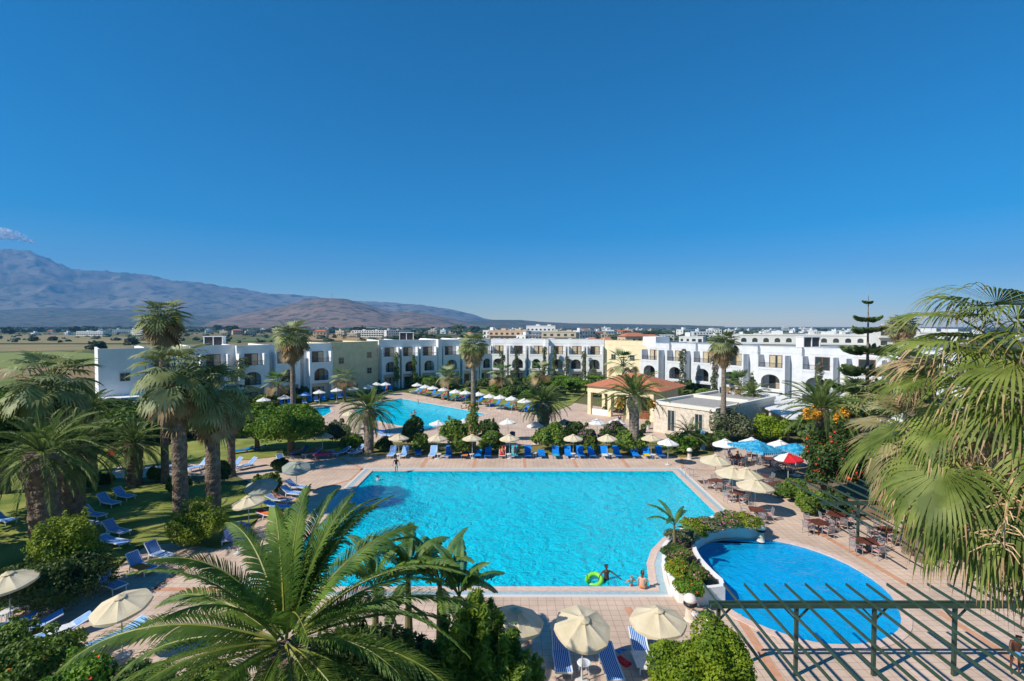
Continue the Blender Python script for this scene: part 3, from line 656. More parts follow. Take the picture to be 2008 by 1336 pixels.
def crown_date(n, L, nl, ll, lw, seed, seg=1, emin=-35, emax=82, drp=(50, 85)):
    r = random.Random(seed); c = LB()
    for i in range(n):
        q = i / (n - 1); e = R(emax + (emin - emax) * q ** .8 + r.uniform(-6, 6)); az = i * 2.39996 + r.uniform(-.2, .2)
        f = frond(L * r.uniform(.85, 1.08) * (1 - .25 * (q < .12)), e, R(r.uniform(*drp)) * (.6 + .4 * math.cos(e)), nl, ll, lw, seed * 99 + i, r.uniform(-.5, .5), seg)
        M = rz(az) @ Matrix.Translation((.12, 0, -.35 * q)); n0 = len(c.M); c.xf(f, M)
        if r.random() < .35: c.M[n0:] = [2 if v == 0 else v for v in c.M[n0:]]
    return c
def fan(Lp, e0, Rf, n, seed, tip=0, spread=118, droopg=.6, tilt=None, w=1.0, st=4, curl=0.0, petdrop=.5, rib=.022):
    """costapalmate fan leaf: petiole from the origin towards +x at elevation e0, blade of n segments"""
    r = random.Random(seed); b = LB(); K = 6; p = Vector((0, 0, 0)); pts = [p]
    for i in range(K):
        e = e0 - petdrop * ((i + .5) / K) ** 1.5; p = p + Vector((math.cos(e), 0, math.sin(e))) * Lp / K; pts.append(p)
    m = MB(); m.tube(pts, [rib * (1.2 - .5 * i / K) for i in range(K + 1)], 4); b.add(m.V, m.F, 1)
    e1 = e0 - petdrop - (tilt if tilt is not None else .25); d = Vector((math.cos(e1), 0, math.sin(e1))); side = Vector((0, 1, 0)); nrm = side.cross(d) * -1
    if nrm.z < 0 and e1 < 1.4: nrm = -nrm
    hub = pts[-1]; sp = R(spread); dps = 2 * sp / n
    for i in range(n):
        ps = -sp + dps * (i + .5); l = Rf * (.80 + .20 * math.cos(ps)) * r.uniform(.90, 1.06)
        fold = .18 * abs(math.sin(ps))
        dr = (d * math.cos(ps) + side * math.sin(ps) + nrm * (fold + .05)).normalized(); wd = (side * math.cos(ps) - d * math.sin(ps)).normalized()
        gq = droopg * r.uniform(.7, 1.3); V = []; prev = hub; rr_ = 0; cur = hub.copy(); dd = dr.copy()
        rows = []
        for k in range(st + 1):
            t = k / st
            wk = (2 * l * t * math.tan(dps / 2) * 1.02) if t < .5 else (2 * l * .5 * math.tan(dps / 2)) * (1 - ((t - .5) / .5) ** 1.3) * 1.0 + .002
            wk = max(wk, .012 if k < st else 0.0015) * w; rows.append((cur - wd * wk / 2, cur + wd * wk / 2 - nrm * wk * .35))
            dd = (dd + Vector((0, 0, -1)) * gq * (.08 if t < .4 else .75) / st * 1.6).normalized(); cur = cur + dd * l / st
        for a, c in rows: V += [a, c]
        b.add(V, [(2 * k, 2 * k + 2, 2 * k + 3, 2 * k + 1) for k in range(st)])
        if tip and r.random() < .7:
            for k in range(r.choice((1, 1, 2))): b.M[-1 - k] = 2
    return b
def crown_fan(n, Lp, Rf, ns, seed, emin=-45, emax=85, skirt=0, st=3, dg=.6, mi_dead=2):
    r = random.Random(seed); c = LB()
    for i in range(n):
        q = i / (n - 1); e = R(emax + (emin - emax) * q + r.uniform(-8, 8))
        f = fan(Lp * r.uniform(.8, 1.1), e, Rf * r.uniform(.85, 1.1), ns, seed * 77 + i, 0, 112, dg * r.uniform(.7, 1.5), st=st, tilt=r.uniform(.1, .6))
        c.xf(f, rz(i * 2.39996 + r.uniform(-.25, .25)) @ Matrix.Translation((.1, 0, -.3 * q)), (None if r.random() < .6 else 3) if q < .74 else mi_dead)
    for i in range(skirt):
        e = R(r.uniform(-85, -28)); f = fan(Lp * r.uniform(.5, .95), e, Rf * r.uniform(.7, .95), ns, seed * 55 + i, 0, 75, 1.6, st=st, tilt=.1, w=.8)
        c.xf(f, rz(i * 2.39996 * 1.7 + r.uniform(-.3, .3)) @ Matrix.Translation((.12, 0, -.35 - .8 * r.random())), mi_dead)
    return c
def leafcloud(lobes, n, size, seed, shell=.72, aspect=1.6, up=.35, mi=0, buf=None, flat=1):
    """leaf faces scattered over a set of ellipsoid lobes (cx,cy,cz,rx,ry,rz)"""
    g = np.random.default_rng(seed); b = buf or LB(); lb = np.array(lobes, float)
    area = (lb[:, 3] * lb[:, 4] + lb[:, 4] * lb[:, 5] + lb[:, 3] * lb[:, 5]); idx = g.choice(len(lb), n, p=area / area.sum())
    nv = g.normal(size=(n, 3)); nv /= np.linalg.norm(nv, axis=1)[:, None]; nv[:, 2] = np.where(nv[:, 2] < -.55, -nv[:, 2], nv[:, 2])
    rad = shell + (1.10 - shell) * g.random(n) ** .6 + np.where(g.random(n) < .12, g.random(n) * .16, 0)
    C = lb[idx, :3] + nv * lb[idx, 3:] * rad[:, None]
    nn = nv + g.normal(size=(n, 3)) * .75; nn[:, 2] += up; nn /= np.linalg.norm(nn, axis=1)[:, None]
    t = np.cross(nn, g.normal(size=(n, 3))); t /= np.linalg.norm(t, axis=1)[:, None]; bt = np.cross(nn, t)
    s = size * g.uniform(.6, 1.3, n)[:, None]
    a = C - t * s * aspect / 2; c = C + t * s * aspect / 2; l = C - bt * s / 2 + nn * s * .1; r_ = C + bt * s / 2 + nn * s * .1
    V = np.stack([a, l, c, r_], 1).reshape(-1, 3); b.add(V, [(4 * i, 4 * i + 1, 4 * i + 2, 4 * i + 3) for i in range(n)], mi)
    return b
def lumps(rx, ry, rz_, k, seed, inner=.55, lr=(.35, .55), z0=0, sprig=True):
    r = random.Random(seed); o = [(0, 0, rz_ * .95 + z0, rx * inner, ry * inner, rz_ * .75)]
    for i in range(k):
        a = r.uniform(0, 6.28); z = r.uniform(-.55, 1); q = math.sqrt(max(0, 1 - z * z * .85)); s = r.uniform(*lr); 
        o.append((math.cos(a) * q * rx * (1 - s * .7), math.sin(a) * q * ry * (1 - s * .7), z0 + rz_ + z * rz_ * (1 - s * .7), rx * s, ry * s, rz_ * s * .95))
    for i in range((k // 2 + 2) if sprig else 0):
        a = r.uniform(0, 6.28); z = r.uniform(-.3, 1); q = math.sqrt(max(0, 1 - z * z * .85)); s = r.uniform(.08, .16); u = r.uniform(.98, 1.12)
        o.append((math.cos(a) * q * rx * u, math.sin(a) * q * ry * u, z0 + rz_ + z * rz_ * u, rx * s, ry * s, rz_ * s * 1.5))
    return o
def core(b, lobes, mi, k=.74):
    for (x, y, z, a, c, d) in lobes:
        m = MB(); m.lathe([(math.sin(math.pi * i / 6) * 1.0, -math.cos(math.pi * i / 6)) for i in range(7)], 9)
        V = np.array(m.V) * np.array([a * k, c * k, d * k]) + np.array([x, y, z]); b.add(V, m.F, mi)
def trunk_mesh(name, h, r0, r1, m, boots=0, bulge=0, seed=0, lean=(0, 0), n=14, step=.16):
    k = max(6, int(h / step)); b = MB(); pts = []; rad = []
    for i in range(k + 1):
        t = i / k; pts.append((lean[0] * t * t, lean[1] * t * t, h * t - .1))
        r = r0 * (1 - t) + r1 * t
        if t < .08: r *= 1 + .25 * (1 - t / .08)
        if bulge: r += bulge * math.exp(-((t - .86) / .12) ** 2) * (1 if t < .9 else .8)
        rad.append(r)
    rnd = random.Random(seed); V = []; Fc = []
    for i in range(k + 1):
        for j in range(n):
            a = 2 * math.pi * (j + .5 * (i % 2)) / n
            rr = rad[i] * (1 + (boots * rnd.uniform(-1, 1.3) + rnd.uniform(-.03, .03)))
            V.append((pts[i][0] + rr * math.cos(a), pts[i][1] + rr * math.sin(a), pts[i][2]))
    for i in range(k):
        for j in range(n):
            j2 = (j + 1) % n; a, c, d, e = i * n + j, i * n + j2, (i + 1) * n + j2, (i + 1) * n + j
            Fc += [(a, c, e), (c, d, e)] if i % 2 == 0 else [(a, c, d), (a, d, e)]
    b.add(V, Fc); b.add([(pts[-1][0], pts[-1][1], pts[-1][2])] + V[-n:], [(0, 1 + j, 1 + (j + 1) % n) for j in range(n)])
    return b.mesh(name, m)
DC = [crown_date(60, 3.6, 30, .52, .10, s, 1).mesh('crown', [fr_g, rachd, fr_l]) for s in (1, 2)]
DS = [crown_date(24, 2.2, 18, .42, .07, s, 1, emin=0).mesh('crown', [fr_g, rachd, fr_l]) for s in (5,)]
FC = [crown_fan(52, .9, 1.12, 14, s, emin=-50, skirt=50, dg=.9).mesh('crown', [fan_g, rachd, fan_d, fan_l]) for s in (1, 2)]
FS = [crown_fan(20, .8, .8, 14, s, emin=-15, dg=.5).mesh('crown', [leafm('young_fan_green', (.07, .15, .02), (.14, .24, .035)), rachd, fan_d, fan_l]) for s in (9,)]
def palm(name, label, base, zc, crown_me, sc, tr, group=None, rot=0, **k):
    """base: ground point, zc: crown height"""
    r = root(name, (base[0], base[1], 0), rot, label, 'palm tree', group)
    obj('trunk', trunk_mesh('trunk', zc - .05, tr[0], tr[1], tr[2], **k), r); lean = k.get('lean', (0, 0))
    obj('crown', crown_me, r, (lean[0], lean[1], zc), None, sc)
    return r
def px_palm(name, label, x, yc, D, *a, **k):             # crown centre at photo pixel (x, yc), distance D
    p = PY(x, yc, D); return palm(name, label, (p.x, p.y), p.z, *a, **k)
# --- date palms
px_palm('date_palm', 'thick trunked date palm standing on the shaded lawn at the far left', 84, 882, 28.5, DC[0], .98, (.62, .78, bark), boots=.07, bulge=.28)
px_palm('date_palm', 'date palm just behind and right of the thick trunked one on the left lawn', 142, 872, 33, DC[1], .95, (.60, .66, bark), rot=1, boots=.07, bulge=.1)
px_palm('date_palm', 'low date palm with fronds arching over the red deck chair', 262, 866, 43, DC[0], .85, (.55, .62, bark), rot=2, boots=.07, bulge=.1)
px_palm('date_palm', 'date palm with a pale bulbous trunk left of the back pool', 723, 800, 54, DC[1], .96, (.48, .52, barkg), rot=.4, boots=.07, bulge=.36)
DF = crown_date(52, 3.6, 30, .52, .10, 3, 1, emin=-6).mesh('crown', [fr_g, rachd, fr_l])
f1 = px_palm('date_palm', 'tall date palm with orange fruit in front of the red roofed bar', 1244, 772, 54, DF, 1.06, (.50, .50, barkg), rot=1.3, boots=.07, bulge=.30)
px_palm('date_palm', 'date palm with a stout bulging trunk at the middle of the back deck', 1066, 786, 59, DC[1], .92, (.62, .75, barkg), rot=2.2, boots=.07, bulge=.40)
px_palm('date_palm', 'small date palm before the pale stone restaurant', 1352, 848, 55, DS[0], 1.05, (.25, .28, bark), rot=.7, boots=.07)
f2 = px_palm('date_palm', 'date palm with hanging orange fruit wrapped in a red flowering climber', 1612, 796, 41, DF, .96, (.45, .45, bark), rot=.3, boots=.07, bulge=.1)
px_palm('date_palm', 'dark date palm behind the feathery palms at the left edge', 175, 800, 47, DC[1], .80, (.5, .5, bark), rot=2.8, boots=.07)
px_palm('date_palm', 'short date palm on the lawn behind the restaurant roof', 1330, 775, 88, DC[0], .7, (.4, .4, bark), rot=1.8)
px_palm('date_palm', 'leafy date palm at the right wing beside the shade roof', 1475, 770, 72, DC[1], .75, (.4, .4, bark), rot=.9)
def fruit(parent, z, rad, dirs, s=1):
    for a in dirs:
        b = LB(); g = random.Random(int(a * 100)); m = MB()
        m.tube([(0, 0, .2), (rad * .6, 0, .25), (rad, 0, -.1), (rad * 1.08, 0, -.4)], .03, 5, 1)
        for i in range(16):
            x = rad * 1.05 + g.gauss(0, .20 * s); y = g.gauss(0, .20 * s); m.tube([(rad, 0, -.1), (x, y, -.35 - g.uniform(0, .55) * s)], [.02, .10 * s], 4, 0)
        for i in range(90):
            x = rad * 1.05 + g.gauss(0, .20 * s); y = g.gauss(0, .17 * s); z_ = -.45 + g.gauss(0, .22 * s); q = .10 * s; m.lathe([(0.001, -q), (q, 0), (.001, q)], 5, 0, (x, y, z_))
        obj('fruit_bunch', m.mesh('fruit_bunch', [fruitm, rachd]), parent, (0, 0, z), (0, 0, a))
zc = PY(1612, 796, 41).z
fruit(f2, zc - .1, 1.45, (R(200) - .3, R(222) - .3, R(290) - .3), 1.0); fruit(f2, zc - .1, 1.5, (R(335) - .3,), .8)
zc = PY(1244, 772, 54).z
fruit(f1, zc - .6, 1.7, (R(200) - 1.3, R(335) - 1.3), 1.0)
# --- fan palms
px_palm('fan_palm', 'tall fan palm with a round head of leaves rising above the fields at the left', 318, 622, 44, FC[0], 1.22, (.30, .28, bark), rot=.5)
px_palm('fan_palm', 'tall fan palm with brown dead leaves in front of the shaded left wing', 573, 660, 60, FC[1], 1.33, (.32, .24, barkg), rot=1.5)
px_palm('fan_palm', 'tall slender fan palm with a flowering climber on its trunk beside the back pool', 928, 676, 54, FC[0], .98, (.30, .22, barkg), rot=2.4)
px_palm('fan_palm', 'tall slender fan palm rising in front of the white right wing', 1420, 676, 58.5, FC[1], 1.08, (.34, .22, barkg), rot=.2)
FL = [crown_fan(58, 1.35, 1.25, 15, s, emin=-76, skirt=22, dg=1.3, st=4).mesh('crown', [fan_g, rachd, fan_d, fan_l]) for s in (21, 22)]
px_palm('fan_palm', 'broad grey green fan palm behind the date palms at the left edge', 100, 752, 37, FL[0], 1.38, (.40, .36, bark), rot=.6)
px_palm('fan_palm', 'large shaggy fan palm with drooping leaves at the left of a close pair', 350, 738, 33.8, FL[1], 1.27, (.46, .44, bark), rot=2.0, boots=.05, lean=(0, .1))
px_palm('fan_palm', 'darker shaggy fan palm at the right of the close pair on the lawn', 415, 772, 35.8, FL[0], 1.26, (.48, .46, bark), rot=3.1, boots=.05)
px_palm('fan_palm', 'fan palm with a thin trunk partly hidden behind the shaggy pair', 452, 800, 46, FL[1], .95, (.35, .33, bark), rot=4.0)
px_palm('fan_palm', 'short bright fan palm before the shaded left wing', 546, 752, 82, FS[0], 1.9, (.25, .2, bark))
px_palm('fan_palm', 'small fan palm on the lawn behind the row of white parasols', 879, 737, 92, FS[0], 1.75, (.2, .2, bark), rot=1)
px_palm('fan_palm', 'fan palm in front of the bright yellow block', 1222, 712, 92, FS[0], 2.3, (.25, .2, bark), rot=2)
px_palm('fan_palm', 'bushy fan palm under the creeper clad balconies at the centre', 985, 735, 98, FS[0], 2.1, (.25, .2, bark), rot=3)
px_palm('fan_palm', 'fan palm left of the yellow tinged bush by the tan block', 675, 742, 92, FS[0], 1.9, (.25, .2, bark), rot=4)
px_palm('fan_palm', 'low bright fan palm at the foot of the right wing', 1450, 752, 76, FS[0], 1.9, (.25, .2, bark), rot=5)
px_palm('fan_palm', 'fan palm in front of the arches of the sunlit wing', 1063, 730, 96, FS[0], 2.0, (.25, .2, bark), rot=.4)
px_palm('fan_palm', 'dark fan palm between the date palm and the pine at the right', 1690, 770, 44, FC[0], 1.1, (.3, .3, bark), rot=2.7)
px_palm('fan_palm', 'upright fan palm seen beyond the near leaves at the right', 1790, 722, 30, FC[1], .95, (.3, .3, bark), rot=1.2)
px_palm('fan_palm', 'distant fan palm standing behind the white hotels at the right skyline', 1775, 636, 150, FC[0], 2.2, (.4, .4, bark), rot=2)
px_palm('fan_palm', 'pair of palm heads merged on the right skyline', 1758, 640, 152, FC[1], 2.0, (.4, .4, bark), rot=3)
# hero date palm, bottom left: every frond is a part
hp = PY(560, 1262, 11.6); hero = root('date_palm', (hp.x, hp.y, 0), 0, 'very near date palm with long arching fronds filling the bottom left', 'palm tree')
obj('trunk', trunk_mesh('trunk', hp.z - .1, .48, .50, bark, boots=.09, bulge=.22, n=18, step=.12), hero)
hr = random.Random(12)
HF = [(-6, 8, 5.2), (20, 15, 4.6), (40, 22, 4.6), (52, 40, 4.2), (68, 30, 4.6), (78, 52, 4.2), (92, 38, 4.4), (104, 60, 3.6), (118, 36, 4.2), (135, 50, 3.7), (150, 30, 4.2), (166, 38, 4.2),
      (178, 6, 4.8), (192, 24, 4.8), (204, 0, 4.6), (218, 22, 3.9), (236, 5, 3.6), (255, 22, 3.4), (275, 5, 3.2), (298, 18, 3.5), (318, 8, 3.9), (336, 24, 4.4), (350, 32, 4.6), (8, 42, 4.4), (30, 60, 3.8),
      (60, 72, 3.4), (120, 74, 3.2), (180, 62, 3.5), (240, 55, 3.2), (300, 58, 3.2), (352, -14, 4.0), (28, -12, 4.0), (160, -10, 3.8), (210, -18, 3.8), (265, -22, 3.2), (320, -18, 3.4), (84, -5, 3.6), (58, 3, 4.2), (130, 2, 3.8), (187, -2, 4.4), (85, 68, 3.9), (100, 75, 3.6), (72, 62, 4.1), (110, 55, 4.2), (60, 55, 4.2), (88, 45, 4.5), (124, 28, 4.3), (158, 22, 4.5), (45, 12, 4.6), (12, 28, 4.6), (200, 12, 4.4), (172, 20, 4.6)]
for i, (az, e, L) in enumerate(HF):
    f = frond(L * .97, R(e + hr.uniform(-3, 3)), R(hr.uniform(48, 78)), 112, .56, .042, 500 + i, hr.uniform(-.6, .6), 2, hang=.55, vang=.5, ribw=.034, start=.09, ben=hr.uniform(-.3, .3))
    obj('frond', f.mesh('frond', [fr_h, rach]), hero, (.2 * math.cos(R(az)), .2 * math.sin(R(az)), hp.z + .004 * e), (0, 0, R(az)))
# hero fan palm, right edge: every leaf is a part
hq = PY(2088, 822, 7.4); her2 = root('fan_palm', (hq.x, hq.y, 0), 0, 'very near fan palm with drooping split leaves at the right edge', 'palm tree')
obj('trunk', trunk_mesh('trunk', hq.z - .2, .28, .26, bark, boots=.05), her2)
LV = [(180, 12, 1.55, 1.15), (196, -18, 1.5, 1.2), (168, -30, 1.6, 1.2), (205, 22, 1.4, 1.2), (186, 52, 1.3, 1.15), (160, 38, 1.5, 1.2), (214, -42, 1.5, 1.15), (150, 0, 1.6, 1.2), (175, -52, 1.5, 1.2), (225, 5, 1.3, 1.15),
      (140, 60, 1.4, 1.2), (200, 72, 1.2, 1.1), (235, 40, 1.2, 1.1), (128, -22, 1.5, 1.1), (190, -6, 1.75, 1.2), (245, -30, 1.2, 1.1), (110, 25, 1.4, 1.1), (260, 10, 1.1, 1.1), (90, 50, 1.3, 1.1), (155, -62, 1.5, 1.1), (60, 10, 1.4, 1.1), (20, 30, 1.4, 1.1), (330, 5, 1.3, 1.1), (290, 40, 1.2, 1.1), (0, -20, 1.3, 1.1), (300, -40, 1.2, 1.1), (206, 38, 1.7, 1.15), (172, 28, 1.8, 1.1), (185, 66, 1.9, 1.1), (165, 58, 1.9, 1.15), (200, 60, 1.8, 1.1), (178, 44, 1.9, 1.15), (150, 70, 1.8, 1.1), (215, 55, 1.6, 1.1), (188, -36, 1.5, 1.15), (200, -56, 1.4, 1.1), (212, -12, 1.5, 1.15), (172, -8, 1.5, 1.15), (222, -28, 1.3, 1.1), (180, -66, 1.5, 1.1), (194, 30, 1.5, 1.1)]
for i, (az, e, lp, rf) in enumerate(LV):
    lp, rf = (lp * .95, rf) if e > 40 else (lp * 1.0, rf) if e > 5 else (lp * 1.2, rf * 1.12)
    f = fan(lp, R(e), rf, 44, 900 + i, 1, 116, hr.uniform(1.8, 3.4), tilt=hr.uniform(.15, .5), st=8, rib=.02, w=.68)
    obj('leaf', f.mesh('leaf', [fan_d if i in (8, 19, 12, 5) else fan_h, rach, fan_d]), her2, (.1 * math.cos(R(az)), .1 * math.sin(R(az)), hq.z + .003 * e), (0, 0, R(az)))
def inflor(parent, az, L, e0, seed, z):
    r = random.Random(seed); m = MB(); pts = [Vector((0, 0, 0))]; p = pts[0]
    for i in range(10): e = R(e0) - 2.3 * ((i + .5) / 10) ** 1.3; p = p + Vector((math.cos(e), 0, math.sin(e))) * L / 10; pts.append(p)
    m.tube(pts, [.024 * (1 - .6 * i / 10) for i in range(11)], 5)
    for i in range(90):
        t = r.uniform(.3, 1) * 9.99; q = pts[int(t)].lerp(pts[int(t) + 1], t % 1); dd = Vector((r.gauss(0, 1), r.gauss(0, 1), r.gauss(-.6, .7))).normalized() * r.uniform(.15, .38)
        m.tube([q, q + dd * .5 + Vector((0, 0, .02)), q + dd - Vector((0, 0, .05))], [.009, .008, .005], 3)
    obj('flower_stalk', m.mesh('flower_stalk', mat('dry_flower_stalk', (.48, .29, .16), (.62, .42, .26), 6, .8)), parent, (0, 0, z), (0, 0, R(az)))
for i, (az, L, e) in enumerate(((193, 2.6, 5), (206, 2.4, 0), (198, 2.9, 18), (215, 2.2, 10), (202, 2.5, -12), (188, 2.9, -5), (222, 2.6, 0), (180, 2.7, 22), (228, 2.8, 25), (210, 3.1, 30), (195, 3.0, -20))): inflor(her2, az, L, e, i, hq.z - .35)
m3 = crown_fan(46, 1.25, 1.1, 30, 31, emin=-65, skirt=16, dg=1.2, st=5).mesh('crown', [leafm('olive_fan_leaf', (.17, .16, .06), (.32, .27, .13)), rachd, fan_d, fan_l])
q3 = PY(1812, 870, 29); r3 = palm('fan_palm', 'browning fan palm with dry flower stalks behind the nearest leaves', (q3.x, q3.y), q3.z, m3, 1.9, (.3, .3, bark), rot=1.0)
for i, az in enumerate((200, 160, 240, 180, 220, 190, 210, 230, 170, 250)): inflor(r3, az, 4.8, 66 - i * 6, 40 + i, q3.z)
q3 = PY(1935, 800, 31); palm('fan_palm', 'dull green fan palm filling the gap behind the near leaves', (q3.x, q3.y), q3.z, m3, 1.8, (.3, .3, bark), rot=2.5)
# --- banana plants
def banana_leaf(L, w, e0, droop, seed):
    r = random.Random(seed); m = MB(); K = 16; p = Vector((0, 0, 0)); pts = [p]; ds = []
    for i in range(K): e = e0 - droop * ((i + .5) / K) ** 1.6; d = Vector((math.cos(e), 0, math.sin(e))); ds.append(d); p = p + d * L / K; pts.append(p)
    ds.append(ds[-1]); m.tube(pts, [.028 * (1 - .8 * i / K) for i in range(K + 1)], 4, 1)
    for s in (-1, 1):
        for i in range(3, K):
            t0, t1 = i / K, (i + 1) / K; 
            def wd(t): return w / 2 * math.sin(math.pi * min(1, max(0, (t - .16) / .86)) ** .75) ** .6
            up = Vector((-ds[i].z, 0, ds[i].x)); 
            for q in range(2):
                a = i + q * .5; b_ = a + .47; pa = pts[int(a)].lerp(pts[min(int(a) + 1, K)], a % 1); pb = pts[int(b_)].lerp(pts[min(int(b_) + 1, K)], b_ % 1)
                sg = r.uniform(.0, .25) if r.random() > .2 else r.uniform(.3, .6); wa, wb = wd(a / K), wd(min(b_ / K, .995)); va = .3
                o = Vector((0, s, 0)) * math.cos(va) + up * math.sin(va) 
                A1 = pa + o * wa * .55; B1 = pb + o * wb * .55; A2 = pa + o * wa - up * wa * (.35 + sg); B2 = pb + o * wb - up * wb * (.35 + sg)
                m.add([pa, pb, B1, A1, B2, A2], [(0, 1, 2, 3), (3, 2, 4, 5)] if s > 0 else [(3, 2, 1, 0), (5, 4, 2, 3)])
    return m
def banana(label, base, h, leaves, L, seed, w=.5, rot=0):
    r = root('banana_plant', base, rot, label, 'banana plant'); g = random.Random(seed)
    m = MB(); m.tube([(0, 0, -.1), (.02, 0, h * .5), (0, .03, h)], [.16 * L / 2, .12 * L / 2, .06 * L / 2], 9); m.build('stem', mat('banana_stem', (.12, .13, .05), (.22, .17, .08), 4, .6), r)
    for i in range(leaves):
        az = i * 2.4 + g.uniform(-.3, .3); e = R(g.uniform(52, 86)) if i > leaves * .35 else R(g.uniform(10, 50))
        me = banana_leaf(L * g.uniform(.8, 1.1), w, e, R(g.uniform(45, 100)), seed * 31 + i).mesh('leaf', [ban_g, rachd])
        obj('leaf', me, r, (0, 0, h - .1 * (i % 3)), (0, 0, az))
    return r
for i, (x, y, D, h, L) in enumerate(((800, 1130, 18.6, 0, 2.6), (862, 1140, 19.4, 0, 2.6), (735, 1150, 18.2, 0, 2.4), (900, 1165, 18.2, 0, 2.0))):
    p = PY(x, y, D); banana(('banana clump leaning over the near edge of the big pool', 'banana plant whose torn leaf points right over the pool', 'banana plant half hidden by the near date palm fronds', 'low banana plant right of the clump by the pool edge')[i], (p.x, p.y, 0), p.z, 10, L, i + 3, .55)
p = P(1322, 1112); banana('single young banana plant on the flower bed between the two pools', (p.x, p.y, .3), 2.15, 7, 1.75, 21, .34, 1.0)
# --- bushes and trees from leaf clumps
def bush(name, label, base, rx, ry, rz_, n, size, m, seed=1, k=14, cat='bush', group=None, flowers=None, nf=0, fs=.1, trunk=0, aspect=1.6, lr=(.28, .6), shell=.66, cm=None, z0=None):
    r = root(name, (base[0], base[1], base[2] if len(base) > 2 else 0), seed * 1.3, label, cat, group); z0 = trunk * .85 if z0 is None else z0
    lb = lumps(rx, ry, rz_, k, seed, lr=lr, z0=z0, sprig=(name != 'clipped_tree')); b = leafcloud(lb, n, size, seed, shell, aspect); core(b, lb, 0, .6 if n < 6000 else .45)
    obj('crown', b.mesh('crown', [m]), r)
    if trunk or cat == 'tree':
        t = MB(); hh = max(trunk, .5) + rz_; t.tube([(0, 0, -.1), (.05, .03, hh * .5), (0, 0, hh)], [.10 * rx + .06, .07 * rx + .04, .05], 7)
        for a in range(4): t.tube([(0, 0, hh * .45), (math.cos(a * 1.6) * rx * .45, math.sin(a * 1.6) * ry * .45, hh * .8)], [.05 * rx, .02], 5)
        t.build('trunk', mat('tree_bark', (.10, .08, .06), (.16, .13, .10), 4, .95), r)
    if flowers is not None: obj('blossoms', leafcloud(lb, nf, fs, seed + 7, .98, 1.0, .6).mesh('blossoms', [flowers]), r)
    return r
def pb(x, y): p = P(x, y); return (p.x, p.y, 0)
bush('hedge_bush', 'large dark hedge bush with yellow green tips at the left edge by the loungers', pb(100, 1195), 2.5, 1.7, 1.15, 15000, .085, bu_d, 3, 18)
p = pb(95, 1172); bush('hedge_bush', 'yellow tipped bush standing tall on top of the dark hedge at the left', (p[0] + .4, p[1] + .6, .2), 1.55, 1.4, 1.75, 12000, .085, bu_y, 6, 18)
bush('rounded_bush', 'round yellow green bush on the lawn left of the cream parasols', pb(392, 1068), 1.55, 1.5, 1.35, 10000, .08, bu_y, 9, 16)
p = PY(1372, 1300, 16.0); bush('clipped_tree', 'big round clipped bright green shrub at the bottom beside the pergola', (p.x, p.y, 0), 1.55, 1.5, 1.95, 30000, .07, leafm('bright_clipped_leaves', (.13, .22, .012), (.27, .36, .02), .35, 1.6), 14, 26, z0=.1, lr=(.3, .42), shell=.8)
p = PY(940, 1250, 14.0); r = root('tall_shrub', (p.x, p.y, 0), 0, 'tall feathery green shrub at the bottom centre in front of the parasols', 'bush'); g_ = random.Random(3); lb = []; tm = MB()
for k in range(34):
    a = g_.uniform(0, 6.28); q = g_.uniform(.2, 1.0); top = (6.0 - 2.2 * q ** 1.5) * g_.uniform(.86, 1.0); x, y = math.cos(a) * q * 1.75, math.sin(a) * q * 1.5
    for t in (.35, .55, .72, .86, .97): lb.append((x * (.5 + .5 * t) + g_.uniform(-.1, .1), y * (.5 + .5 * t), top * t, .42 * (1.25 - .8 * t), .42 * (1.25 - .8 * t), .55))
    tm.tube([(x * .2, y * .2, -.1), (x * .7, y * .7, top * .5), (x, y, top * .95)], [.03, .02, .008], 4)
tm.build('stems', bark, r); obj('crown', leafcloud(lb, 42000, .075, 15, .2, 3.2, .5).mesh('crown', [leafm('feathery_leaves', (.09, .17, .016), (.24, .34, .03), .4, 1.5)]), r)
p = PY(1000, 1290, 13.5); bush('tall_shrub', 'lower feathery shrub touching the right side of the tall one', (p.x, p.y, 0), .8, .8, 2.2, 9000, .09, bu_g, 16, 16, aspect=3, z0=.1)
p = PY(700, 1250, 15.0); bush('oleander', 'pale pink flowering oleander beneath the banana clump', (p.x, p.y, 0), 2.2, 1.5, 2.1, 16000, .11, bu_d, 17, 22, flowers=fl_w, nf=160, fs=.12, aspect=3)
p = PY(790, 1290, 13.2); bush('oleander', 'dense green shrub with few pale flowers at the bottom left of the tall shrub', (p.x, p.y, 0), 1.6, 1.3, 2.3, 13000, .11, bu_g, 18, 20, flowers=fl_w, nf=60, fs=.11, aspect=3)
p = PY(610, 1330, 15.5); bush('hibiscus', 'red flowering shrub under the near date palm', (p.x, p.y, 0), 1.4, 1.0, 1.2, 8000, .10, bu_g, 19, 16, flowers=fl_r, nf=60, fs=.13)
for i, (x, y, D, rx, h, m_, fl, nf, lb) in enumerate(((60, 1320, 18.6, 1.7, .9, bu_g, fl_r, 26, 'red hibiscus shrub at the bottom left corner'), (150, 1325, 17.6, 1.5, .85, bu_c, fl_r, 10, 'pale green shrub with sparse red flowers under the long frond'), (10, 1300, 19.8, 1.2, .8, bu_g, fl_r, 18, 'small hibiscus cut by the left edge'), (260, 1330, 17.2, 1.5, .8, bu_d, fl_r, 30, 'shrub with orange red flowers at the bottom under the frond tips'), (390, 1336, 16.5, 1.5, 1.1, bu_g, fl_w, 30, 'leafy shrub left of the near palm trunk'))):
    p = PY(x, y, D); bush('hibiscus', lb, (p.x, p.y, 0), rx, 1.1, h, 6500, .10, m_, 30 + i, 14, flowers=fl, nf=nf, fs=.14)
